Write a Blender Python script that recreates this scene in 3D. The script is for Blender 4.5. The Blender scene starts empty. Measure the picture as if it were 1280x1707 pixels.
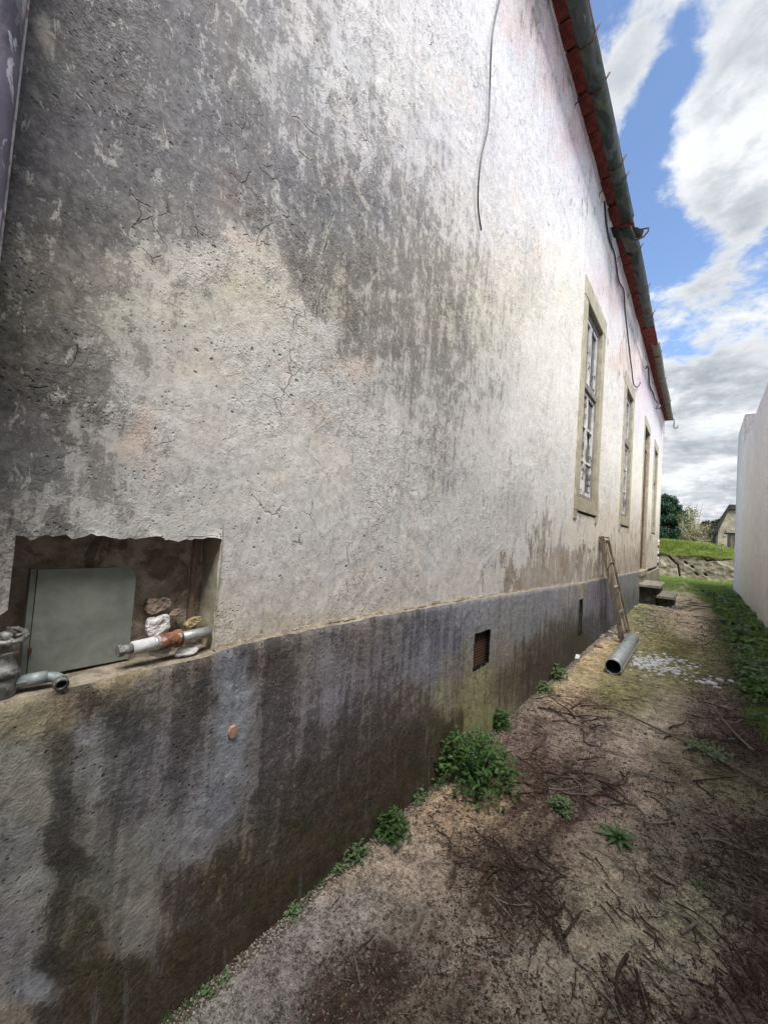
import bpy, bmesh, math, random
import numpy as np
from mathutils import Vector, Matrix

rnd = random.Random(7)
S = bpy.context.scene
COL = S.collection
PI = math.pi

# ------------------------------------------------------------------ camera
F, CH = 641.0, 1.15                      # focal length in photo pixels, eye height (m)
def cam_axes(vx, vy, r):
    y = np.array([vx-640, -(vy-853.5), -F]); y /= np.linalg.norm(y)
    s = -(y[0]*r + y[1])/y[2]
    z = np.array([r, 1, s]); z /= np.linalg.norm(z)
    return np.array([np.cross(y, z), y, z])
RC = cam_axes(1165, 917, .07)
cd = bpy.data.cameras.new('camera'); cam = bpy.data.objects.new('camera', cd); COL.objects.link(cam)
cd.sensor_fit = 'VERTICAL'; cd.sensor_height = 36; cd.lens = 36*F/1707
cd.clip_start = .02; cd.clip_end = 3000
mw = Matrix([list(RC[i])+[(0, 0, CH)[i]] for i in range(3)]+[[0, 0, 0, 1]])
cam.matrix_world = mw
S.camera = cam
S.cycles.use_denoising = True; S.cycles.max_bounces = 5; S.cycles.diffuse_bounces = 3; S.cycles.glossy_bounces = 2; S.cycles.transmission_bounces = 2; S.cycles.caustics_reflective = False; S.cycles.caustics_refractive = False
C0 = np.array([0, 0, CH])
def ray(px, py): return RC @ np.array([px-640, -(py-853.5), -F])
def onx(px, py, x): d = ray(px, py); return C0 + d*(x/d[0])
def ony(px, py, y): d = ray(px, py); return C0 + d*(y/d[1])
def onz(px, py, z=0.): d = ray(px, py); return C0 + d*((z-CH)/d[2])
def proj(P):
    c = (np.asarray(P, float)-C0) @ RC
    w = np.minimum(c[:, 2], -.02)
    return 640+F*c[:, 0]/-w, 853.5-F*c[:, 1]/-w

# ------------------------------------------------------------------ world and light
EXPO = 2.62
S.view_settings.view_transform = 'Standard'; S.view_settings.look = 'None'
S.view_settings.exposure = EXPO; S.view_settings.gamma = 1; S.view_settings.use_curve_mapping = False
SUN_EL, SUN_AZ = math.radians(58), math.radians(126)   # azimuth clockwise from +Y: from the right, a little behind
W = bpy.data.worlds.new('World'); S.world = W; W.use_nodes = True
def N(nt, kind, loc=None, **kw):
    n = nt.nodes.new(kind)
    for k, v in kw.items():
        if k in ('ins',):
            for a, b in v.items(): n.inputs[a].default_value = b
        else: setattr(n, k, v)
    return n
def build_world():
    nt = W.node_tree; nt.nodes.clear(); L = nt.links.new
    out = N(nt, 'ShaderNodeOutputWorld'); bg = N(nt, 'ShaderNodeBackground'); bg2 = N(nt, 'ShaderNodeBackground')
    mx = N(nt, 'ShaderNodeMixShader')
    sky = N(nt, 'ShaderNodeTexSky', sky_type='NISHITA', sun_disc=False, sun_elevation=SUN_EL, sun_rotation=SUN_AZ,
            air_density=1.0, dust_density=.9, ozone_density=1.2, altitude=2000)
    L(sky.outputs[0], bg.inputs[0]); bg.inputs[1].default_value = .051
    tc = N(nt, 'ShaderNodeTexCoord')
    sep = N(nt, 'ShaderNodeSeparateXYZ'); L(tc.outputs['Generated'], sep.inputs[0])
    def M(op, a, b=None, c=None, clamp=False):
        n = N(nt, 'ShaderNodeMath', operation=op, use_clamp=clamp)
        for i, v in enumerate((a, b, c)):
            if v is None: continue
            if isinstance(v, (int, float)): n.inputs[i].default_value = v
            else: L(v, n.inputs[i])
        return n.outputs[0]
    zz = M('MAXIMUM', sep.outputs[2], 0.0); den = M('ADD', zz, .22)
    cx = M('DIVIDE', sep.outputs[0], den); cy = M('DIVIDE', sep.outputs[1], den)
    cmb = N(nt, 'ShaderNodeCombineXYZ'); L(cx, cmb.inputs[0]); L(cy, cmb.inputs[1])
    def noise(sc, det, ro, dist=0., off=0.):
        v = cmb.outputs[0]
        if off:
            a = N(nt, 'ShaderNodeVectorMath', operation='ADD'); L(v, a.inputs[0]); a.inputs[1].default_value = (off, off*.7, off*.3); v = a.outputs[0]
        n = N(nt, 'ShaderNodeTexNoise'); L(v, n.inputs['Vector'])
        n.inputs['Scale'].default_value = sc; n.inputs['Detail'].default_value = det
        n.inputs['Roughness'].default_value = ro; n.inputs['Distortion'].default_value = dist
        return n.outputs[0]
    base = noise(2.9, 10, .62, .15, 3.1)
    acc = M('MULTIPLY_ADD', base, 3.4, -1.68)
    # cloud banks and gaps of this afternoon's sky, as directions
    blobs = [(1080, 95, .10, .75), (1050, 130, .05, .35), (1235, 120, .13, .6), (1180, 265, .09, .6), (1260, 250, .10, .5), (1180, 345, .07, .5),
             (1250, 350, .06, .45), (1035, 235, .045, .6), (1140, 492, .06, .7), (1180, 500, .05, .45), (1250, 465, .06, .4), (1200, 610, .15, .7), (1150, 700, .16, .8),
             (1010, 10, .05, -1.1), (1062, 215, .055, -1.0), (1110, 60, .03, -.5), (1275, 420, .06, -.6), (1150, 400, .05, -.5), (1095, 170, .035, -.7), (1130, 110, .03, -.5), (1060, 290, .05, -.7), (1160, 50, .05, -.7), (1100, 410, .07, -.7), (1200, 425, .08, -.7),
             (1100, 440, .06, -.4), (1140, 548, .055, -.7), (1230, 520, .04, -.5), (1170, 20, .05, -.35), (1275, 30, .06, .4)]
    nv = N(nt, 'ShaderNodeVectorMath', operation='NORMALIZE'); L(tc.outputs['Generated'], nv.inputs[0])
    for (px, py, r, a) in blobs:
        d = ray(px, py); d = d/np.linalg.norm(d)
        dn = N(nt, 'ShaderNodeVectorMath', operation='DISTANCE'); L(nv.outputs[0], dn.inputs[0]); dn.inputs[1].default_value = d
        mr = N(nt, 'ShaderNodeMapRange', interpolation_type='SMOOTHSTEP'); L(dn.outputs['Value'], mr.inputs[0])
        mr.inputs[1].default_value = 0; mr.inputs[2].default_value = r*1.9; mr.inputs[3].default_value = a*.66; mr.inputs[4].default_value = 0
        acc = M('ADD', acc, mr.outputs[0])
    lowc = N(nt, 'ShaderNodeMapRange', interpolation_type='SMOOTHSTEP'); L(sep.outputs[2], lowc.inputs[0])
    lowc.inputs[1].default_value = .30; lowc.inputs[2].default_value = .0; lowc.inputs[3].default_value = 0; lowc.inputs[4].default_value = .8
    acc = M('ADD', acc, lowc.outputs[0])
    fine = noise(11., 10, .66, .3, 8.)
    acc = M('ADD', acc, M('MULTIPLY_ADD', fine, 1.7, -.85))
    cov = N(nt, 'ShaderNodeMapRange', interpolation_type='SMOOTHSTEP'); L(acc, cov.inputs[0])
    cov.inputs[1].default_value = -.16; cov.inputs[2].default_value = .46
    shade = noise(3.4, 8, .6, .2, 14.)
    shf = M('ADD', M('MULTIPLY', shade, .75), M('MULTIPLY', fine, .35))
    cr = N(nt, 'ShaderNodeValToRGB'); L(shf, cr.inputs[0])
    e = cr.color_ramp.elements; e[0].position = .46; e[0].color = (.080, .088, .098, 1); e[1].position = .65; e[1].color = (.178, .182, .187, 1)
    m2 = cr.color_ramp.elements.new(.56); m2.color = (.120, .127, .137, 1)
    # edges of a cloud are its brightest part
    edge = N(nt, 'ShaderNodeMapRange', interpolation_type='SMOOTHSTEP'); L(acc, edge.inputs[0])
    edge.inputs[1].default_value = .9; edge.inputs[2].default_value = .25; edge.inputs[3].default_value = 0; edge.inputs[4].default_value = .55
    mc = N(nt, 'ShaderNodeMixRGB'); L(edge.outputs[0], mc.inputs[0]); L(cr.outputs[0], mc.inputs[1]); mc.inputs[2].default_value = (.188, .191, .194, 1)
    L(mc.outputs[0], bg2.inputs[0]); bg2.inputs[1].default_value = .90
    L(cov.outputs[0], mx.inputs[0]); L(bg.outputs[0], mx.inputs[1]); L(bg2.outputs[0], mx.inputs[2]); L(mx.outputs[0], out.inputs[0])
build_world()
sl = bpy.data.lights.new('sun', 'SUN'); sl.energy = 1.5; sl.angle = math.radians(38); sl.color = (1, .96, .89)
so = bpy.data.objects.new('sun', sl); COL.objects.link(so)
so.rotation_euler = Vector((math.sin(SUN_AZ)*math.cos(SUN_EL), math.cos(SUN_AZ)*math.cos(SUN_EL), math.sin(SUN_EL))).to_track_quat('Z', 'Y').to_euler()
so.location = (5, -3, 12)

# ------------------------------------------------------------------ helpers
def tag(o, label=None, cat=None, group=None, kind=None):
    if label: o['label'] = label
    if cat: o['category'] = cat
    if group: o['group'] = group
    if kind: o['kind'] = kind
    return o
def empty(name, loc, label, cat, group=None):
    o = bpy.data.objects.new(name, None); COL.objects.link(o); o.location = loc; o.empty_display_size = .1
    return tag(o, label, cat, group)
class MB:
    def __init__(s): s.v = []; s.f = []
    def add(s, vs, fs):
        b = len(s.v); s.v += [tuple(map(float, p)) for p in vs]; s.f += [tuple(b+i for i in f) for f in fs]; return s
    def box(s, a, b, jit=0.):
        x0, y0, z0 = a; x1, y1, z1 = b
        vs = [(x, y, z) for x in (x0, x1) for y in (y0, y1) for z in (z0, z1)]
        if jit: vs = [tuple(c+rnd.uniform(-jit, jit) for c in p) for p in vs]
        return s.add(vs, [(0, 1, 3, 2), (4, 6, 7, 5), (0, 4, 5, 1), (2, 3, 7, 6), (0, 2, 6, 4), (1, 5, 7, 3)])
    def tube(s, pts, rad, n=8, caps=True):
        pts = [Vector(p) for p in pts]; rings = []
        if not isinstance(rad, (list, tuple)): rad = [rad]*len(pts)
        up = None
        for i, p in enumerate(pts):
            t = (pts[min(i+1, len(pts)-1)]-pts[max(i-1, 0)]).normalized()
            if up is None:
                up = Vector((0, 0, 1)) if abs(t.z) < .9 else Vector((1, 0, 0))
            a = t.cross(up).normalized(); b = a.cross(t).normalized(); up = b
            rings.append([p+(a*math.cos(2*PI*k/n)+b*math.sin(2*PI*k/n))*rad[i] for k in range(n)])
        vs = [q for r in rings for q in r]; fs = []
        for i in range(len(pts)-1):
            for k in range(n):
                k2 = (k+1) % n; fs.append((i*n+k, i*n+k2, (i+1)*n+k2, (i+1)*n+k))
        if caps: fs.append(tuple(range(n))[::-1]); fs.append(tuple((len(pts)-1)*n+k for k in range(n)))
        return s.add(vs, fs)
    def hollow(s, a, b, r0, r1, n=20, a0=0, a1=2*PI):
        """pipe or pipe segment with a real wall thickness from a to b"""
        a = Vector(a); b = Vector(b); t = (b-a).normalized(); up = Vector((0, 0, 1)) if abs(t.z) < .9 else Vector((1, 0, 0))
        u = t.cross(up).normalized(); w = u.cross(t).normalized(); m = n+1; vs = []
        for p in (a, b):
            for r in (r0, r1):
                for k in range(m):
                    g = a0+(a1-a0)*k/n; vs.append(p+(u*math.cos(g)+w*math.sin(g))*r)
        fs = []
        for k in range(n):
            A, B, Cc, D = k, m+k, 2*m+k, 3*m+k
            fs += [(A, 2*m+k, 2*m+k+1, k+1), (B, m+k+1, 3*m+k+1, D), (A, k+1, m+k+1, B), (Cc, D, 3*m+k+1, 2*m+k+1)]
        if a1-a0 < 2*PI-.01:
            fs += [(0, m, 3*m, 2*m), (n, 2*m+n, 3*m+n, m+n)]
        return s.add(vs, fs)
    def lathe(s, c, prof, n=16, ax='z'):
        c = Vector(c); vs = []; fs = []
        for (r, h) in prof:
            for k in range(n):
                g = 2*PI*k/n; x, y = r*math.cos(g), r*math.sin(g)
                vs.append(c+(Vector((x, y, h)) if ax == 'z' else Vector((x, h, y)) if ax == 'y' else Vector((h, x, y))))
        for i in range(len(prof)-1):
            for k in range(n): fs.append((i*n+k, i*n+(k+1) % n, (i+1)*n+(k+1) % n, (i+1)*n+k))
        fs.append(tuple(range(n))[::-1]); fs.append(tuple((len(prof)-1)*n+k for k in range(n)))
        return s.add(vs, fs)
    def mesh(s, name, mat, smooth=False, bevel=0.):
        me = bpy.data.meshes.new(name); me.from_pydata(s.v, [], s.f)
        bm = bmesh.new(); bm.from_mesh(me); bmesh.ops.recalc_face_normals(bm, faces=bm.faces)
        if bevel: bmesh.ops.bevel(bm, geom=bm.edges[:], offset=bevel, segments=1, affect='EDGES', profile=.5)
        bm.to_mesh(me); bm.free()
        me.materials.append(mat)
        if smooth:
            me.polygons.foreach_set('use_smooth', [True]*len(me.polygons))
        me.update(); return me
    def obj(s, name, mat, parent=None, smooth=False, bevel=0.):
        me = s.mesh(name, mat, smooth, bevel)
        if smooth:
            try: me.set_sharp_from_angle(angle=math.radians(40))
            except Exception: pass
        return put(name, me, parent)
def put(name, me, parent=None, loc=None, rot=None, scale=None):
    o = bpy.data.objects.new(name, me); COL.objects.link(o)
    if parent is not None:
        o.parent = parent
        o.matrix_parent_inverse = Matrix.Translation(-parent.location)
    if loc is not None: o.location = loc
    if rot is not None: o.rotation_euler = rot
    if scale is not None: o.scale = scale if hasattr(scale, '__len__') else (scale,)*3
    return o
# numpy value noise
def vnoise(x, y, seed=0):
    xi = np.floor(x).astype(np.int64); yi = np.floor(y).astype(np.int64); fx = x-xi; fy = y-yi
    fx = fx*fx*(3-2*fx); fy = fy*fy*(3-2*fy)
    def h(a, b):
        n = (a*374761393+b*668265263+seed*1442695041) & 0xFFFFFFFF
        n = ((n ^ (n >> 13))*1274126177) & 0xFFFFFFFF
        return ((n ^ (n >> 16)) & 0xFFFF)/65535.
    return (h(xi, yi)*(1-fx)+h(xi+1, yi)*fx)*(1-fy)+(h(xi, yi+1)*(1-fx)+h(xi+1, yi+1)*fx)*fy
def fbm(x, y, oct=4, seed=0, gain=.5):
    s = 0; a = 1; t = 0
    for i in range(oct): s = s+a*(vnoise(x*2**i, y*2**i, seed+i*17)-.5); t += a; a *= gain
    return s/t*2
def s2l(c):
    c = np.asarray(c, float)/255.
    return np.where(c <= .04045, c/12.92, ((c+.055)/1.055)**2.4)
def idw(px, py, pts, p=3.2, dims=3):
    P = np.array(pts, float); out = np.zeros((len(px), dims)); den = np.zeros(len(px))
    for row in P:
        w = 1./(((px-row[0])**2+(py-row[1])**2+300.)**(p/2))
        out += w[:, None]*row[2:2+dims]; den += w
    return out/den[:, None]
def set_attr(me, name, arr):
    if arr.ndim == 1:
        a = me.attributes.new(name, 'FLOAT', 'POINT'); a.data.foreach_set('value', arr.astype(np.float32))
    else:
        a = me.attributes.new(name, 'FLOAT_COLOR', 'POINT')
        a.data.foreach_set('color', np.concatenate([arr, np.ones((len(arr), 1))], 1).astype(np.float32).ravel())
def np_mesh(name, verts, faces, mat, smooth=True):
    me = bpy.data.meshes.new(name); nv, nf = len(verts), len(faces)
    k = faces.shape[1]
    me.vertices.add(nv); me.vertices.foreach_set('co', verts.astype(np.float32).ravel())
    me.loops.add(nf*k); me.loops.foreach_set('vertex_index', faces.astype(np.int32).ravel())
    me.polygons.add(nf); me.polygons.foreach_set('loop_start', np.arange(0, nf*k, k, dtype=np.int32))
    me.polygons.foreach_set('loop_total', np.full(nf, k, dtype=np.int32))
    me.materials.append(mat); me.update(calc_edges=True); me.validate()
    if smooth: me.polygons.foreach_set('use_smooth', [True]*len(me.polygons))
    return me

# ------------------------------------------------------------------ materials
class G:
    """small node-graph writer"""
    def __init__(s, name):
        s.m = bpy.data.materials.new(name); s.m.use_nodes = True; s.nt = s.m.node_tree; s.nt.nodes.clear()
        s.out = N(s.nt, 'ShaderNodeOutputMaterial'); s.b = N(s.nt, 'ShaderNodeBsdfPrincipled')
        s.nt.links.new(s.b.outputs[0], s.out.inputs[0]); s.tc = N(s.nt, 'ShaderNodeTexCoord')
    def L(s, a, b): s.nt.links.new(a, b)
    def inp(s, sock, v):
        if isinstance(v, (int, float)): sock.default_value = v
        elif isinstance(v, tuple): sock.default_value = v if len(v) != 3 or sock.type == 'VECTOR' else v+(1,)
        else: s.L(v, sock)
    def obj(s, sc=(1, 1, 1), rot=(0, 0, 0)):
        m = N(s.nt, 'ShaderNodeMapping'); s.L(s.tc.outputs['Object'], m.inputs[0]); m.inputs['Scale'].default_value = sc; m.inputs['Rotation'].default_value = rot
        return m.outputs[0]
    def noise(s, sc, det=6, ro=.6, dist=0., v=None):
        n = N(s.nt, 'ShaderNodeTexNoise'); s.L(v if v is not None else s.tc.outputs['Object'], n.inputs['Vector'])
        n.inputs['Scale'].default_value = sc; n.inputs['Detail'].default_value = det; n.inputs['Roughness'].default_value = ro; n.inputs['Distortion'].default_value = dist
        return n.outputs[0]
    def vor(s, sc, feat='F1', v=None, rand=1.):
        n = N(s.nt, 'ShaderNodeTexVoronoi', feature=feat); s.L(v if v is not None else s.tc.outputs['Object'], n.inputs['Vector'])
        n.inputs['Scale'].default_value = sc; n.inputs['Randomness'].default_value = rand
        return n.outputs[0]
    def math(s, op, a, b=0., c=0., clamp=False):
        n = N(s.nt, 'ShaderNodeMath', operation=op, use_clamp=clamp)
        s.inp(n.inputs[0], a); s.inp(n.inputs[1], b); s.inp(n.inputs[2], c); return n.outputs[0]
    def ramp(s, v, a, b, lo=0., hi=1., smooth=True):
        n = N(s.nt, 'ShaderNodeMapRange', interpolation_type='SMOOTHSTEP' if smooth else 'LINEAR'); s.inp(n.inputs[0], v)
        for i, q in enumerate((a, b, lo, hi)): s.inp(n.inputs[i+1], q)
        return n.outputs[0]
    def mix(s, f, a, b, mode='MIX'):
        n = N(s.nt, 'ShaderNodeMixRGB', blend_type=mode); s.inp(n.inputs[0], f); s.inp(n.inputs[1], a); s.inp(n.inputs[2], b); return n.outputs[0]
    def attr(s, name, out='Color'):
        n = N(s.nt, 'ShaderNodeAttribute', attribute_name=name); return n.outputs[out]
    def scale(s, col, f):
        n = N(s.nt, 'ShaderNodeVectorMath', operation='SCALE'); s.inp(n.inputs[0], col); s.inp(n.inputs['Scale'], f); return n.outputs[0]
    def warp(s, v, amt, sc):
        n = N(s.nt, 'ShaderNodeTexNoise'); s.L(v, n.inputs['Vector']); n.inputs['Scale'].default_value = sc; n.inputs['Detail'].default_value = 4
        a = N(s.nt, 'ShaderNodeVectorMath', operation='SUBTRACT'); s.L(n.outputs[1], a.inputs[0]); a.inputs[1].default_value = (.5, .5, .5)
        b = N(s.nt, 'ShaderNodeVectorMath', operation='SCALE'); s.L(a.outputs[0], b.inputs[0]); b.inputs['Scale'].default_value = amt
        c = N(s.nt, 'ShaderNodeVectorMath', operation='ADD'); s.L(v, c.inputs[0]); s.L(b.outputs[0], c.inputs[1]); return c.outputs[0]
    def done(s, col, rough=.9, h=None, dist=.01, strength=1., metal=0., spec=.3):
        s.inp(s.b.inputs['Base Color'], col); s.inp(s.b.inputs['Roughness'], rough); s.inp(s.b.inputs['Metallic'], metal)
        s.b.inputs['Specular IOR Level'].default_value = spec
        if h is not None:
            bp = N(s.nt, 'ShaderNodeBump'); bp.inputs['Strength'].default_value = strength; bp.inputs['Distance'].default_value = dist
            s.L(h, bp.inputs['Height']); s.L(bp.outputs[0], s.b.inputs['Normal'])
        return s.m

def plaster_mat():
    g = G('weathered_limewash'); T = g.attr('tone'); pe = g.attr('peel', 'Fac')
    o = g.tc.outputs['Object']
    n1 = g.noise(2.6, 9, .66, .5); n2 = g.noise(15, 9, .72, .3); n3 = g.noise(55, 8, .7); n0 = g.noise(170, 4, .6)
    st = g.noise(1., 8, .68, .2, g.obj((20, 30, 3.6)))
    f = g.math('ADD', g.math('MULTIPLY_ADD', n1, 1.7, .15), g.math('MULTIPLY_ADD', n2, 2.6, -1.3))
    f = g.math('ADD', f, g.math('MULTIPLY_ADD', n3, 1.9, -.95))
    f = g.math('ADD', f, g.math('MULTIPLY_ADD', st, 1.2, -.6))
    f = g.math('ADD', f, g.math('MULTIPLY_ADD', n0, 1.3, -.65))
    lum = N(g.nt, 'ShaderNodeRGBToBW'); g.L(T, lum.inputs[0]); lum = lum.outputs[0]
    clean = g.ramp(lum, .12, .60)                       # 0 grimy, 1 clean
    f = g.math('ADD', 1., g.math('MULTIPLY', g.math('SUBTRACT', f, 1.), g.ramp(clean, 0, 1, 1.2, .42)))
    f = g.math('MAXIMUM', f, .25)
    col = g.scale(T, f)
    nz = g.math('ADD', g.math('ADD', g.math('MULTIPLY', n2, .33), g.math('MULTIPLY', n3, .35)), g.math('ADD', g.math('MULTIPLY', st, .22), g.math('MULTIPLY', n0, .10)))
    nz = g.math('MULTIPLY_ADD', nz, 5.2, -2.1)
    cov = g.ramp(g.math('SUBTRACT', g.ramp(lum, .07, .64, 0.03, .97, False), nz), -.20, .18)
    unit = N(g.nt, 'ShaderNodeVectorMath', operation='DIVIDE'); g.L(T, unit.inputs[0]); cb = N(g.nt, 'ShaderNodeCombineXYZ')
    for i_ in range(3): g.L(g.math('MAXIMUM', lum, .02), cb.inputs[i_])
    g.L(cb.outputs[0], unit.inputs[1]); unit = unit.outputs[0]
    two = g.mix(cov, g.scale(unit, g.ramp(n3, .32, .68, .055, .19)), g.scale(unit, g.ramp(n3, .3, .7, .42, .68)))
    col = g.mix(.70, col, two)
    drip = g.math('MULTIPLY', g.ramp(g.noise(1., 5, .62, .25, g.obj((16, 24, 1.1))), .53, .64), g.ramp(g.noise(1.6, 3, .5), .42, .62)); col = g.mix(g.math('MULTIPLY', drip, .20), col, (.085, .083, .085))
    # flaked spots where the pale limewash shows through the black lichen
    fl = g.ramp(g.noise(24, 8, .68, .4, g.obj((1, 1.5, .75))), .575, .63)
    fl2 = g.ramp(g.noise(7, 5, .5, .6), .64, .70)
    flm = g.math('MULTIPLY', g.math('MAXIMUM', fl, fl2), g.ramp(clean, 0, .85, .95, .25))
    col = g.mix(g.math('MULTIPLY', flm, .85), col, g.mix(.75, col, (.50, .49, .47)))
    # dark lichen flecks, run a little downwards
    dk = g.ramp(g.noise(30, 8, .7, .5, g.obj((1, 1.3, .6))), .57, .66)
    dk2 = g.ramp(g.noise(95, 5, .6, .2, g.obj((1, 1, .6))), .60, .70)
    col = g.mix(g.math('MULTIPLY', dk, g.ramp(clean, 0, 1, .55, .30)), col, (.075, .072, .072))
    col = g.mix(g.math('MULTIPLY', dk2, .33), col, (.09, .085, .08))
    # hue drift
    hu = g.noise(4.2, 4, .6); hu2 = g.noise(3.1, 3, .6, .4, g.obj((1, 1, 1), (1, 2, 3)))
    col = g.mix(g.ramp(hu, .50, .68, 0, .38), col, g.mix(1., col, (1.06, 1.0, .92), 'MULTIPLY'))
    col = g.mix(g.ramp(hu2, .50, .66, 0, .50), col, g.mix(1., col, (.96, .985, 1.05), 'MULTIPLY'))
    col = g.mix(g.math('MULTIPLY', g.ramp(g.noise(5.3, 5, .6, .7), .60, .70, 0, .4), 1.), col, g.mix(1., col, (1.12, .93, .86), 'MULTIPLY'))
    # render fallen away: brown mortar under the limewash
    pn = g.math('ADD', pe, g.math('ADD', g.math('MULTIPLY_ADD', g.noise(9, 9, .68, .6, g.obj((1, 1, .45))), 2.2, -1.1), g.math('MULTIPLY_ADD', n3, .9, -.45)))
    pm = g.ramp(pn, .50, .535)
    mortar = g.mix(g.ramp(n2, .3, .7), (.19, .135, .095), (.40, .33, .26))
    mortar = g.mix(g.ramp(g.noise(3.7, 4, .6), .4, .62), mortar, (.42, .37, .33))
    col = g.mix(g.math('MULTIPLY', pm, .92), col, mortar)
    rim = g.math('MULTIPLY', g.ramp(pn, .46, .50), g.ramp(pn, .56, .52)); col = g.mix(g.math('MULTIPLY', rim, .35), col, (.08, .06, .05))
    # blisters, pits, hair cracks and trowel scars
    wv = g.warp(o, .07, 9.)
    ce = g.vor(3.3, 'DISTANCE_TO_EDGE', wv); cm = g.ramp(g.noise(2.3, 4, .6, .3), .56, .62)
    crack = g.math('MULTIPLY', g.math('MULTIPLY', g.ramp(ce, .0045, .001), cm), g.ramp(g.noise(6, 3, .5), .42, .55))
    wv2 = g.warp(o, .05, 14.); ce2 = g.vor(13, 'DISTANCE_TO_EDGE', wv2); cm2 = g.ramp(g.noise(5.1, 4, .6), .60, .65)
    crack2 = g.math('MULTIPLY', g.ramp(ce2, .022, .005), cm2)
    pits = g.math('MULTIPLY', g.ramp(g.vor(34, 'F1', g.warp(o, .02, 30.)), .20, .09), g.ramp(g.noise(9, 3, .5), .57, .63))
    pit2 = g.math('MULTIPLY', g.ramp(g.vor(80, 'F1'), .26, .12), g.ramp(g.noise(13, 3, .5), .52, .6))
    sc = g.math('MULTIPLY', g.ramp(g.noise(1., 5, .6, .3, g.obj((9, 9, 75), (.75, 0, 0))), .66, .70), g.ramp(g.noise(3.7, 3, .5), .52, .6))
    lines = g.math('MAXIMUM', g.math('MAXIMUM', crack, crack2), g.math('MAXIMUM', pits, g.math('MAXIMUM', g.math('MULTIPLY', pit2, .8), g.math('MULTIPLY', sc, .5))))
    col = g.mix(g.math('MULTIPLY', lines, .62), col, (.055, .048, .042))
    lip = g.math('MULTIPLY', g.ramp(ce, .020, .010), g.math('MULTIPLY', g.ramp(ce, .006, .010), cm)); col = g.mix(g.math('MULTIPLY', lip, .35), col, (.62, .60, .57))
    bl = g.ramp(g.noise(13, 7, .66, .3), .50, .56)     # blistered skins of paint
    h = g.math('ADD', g.math('MULTIPLY', n2, .55), g.math('MULTIPLY', n3, .55))
    h = g.math('ADD', h, g.math('MULTIPLY', n0, .45)); h = g.math('ADD', h, g.math('MULTIPLY', bl, .22)); h = g.math('ADD', h, g.math('MULTIPLY', fl, .20))
    h = g.math('SUBTRACT', h, g.math('MULTIPLY', lines, 1.0)); h = g.math('SUBTRACT', h, g.math('MULTIPLY', pm, .9))
    smo = g.ramp(g.noise(1.7, 4, .55, .5), .42, .60, .25, 1.)
    return g.done(col, .93, g.math('MULTIPLY', h, smo), .0062, 1.)
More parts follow.
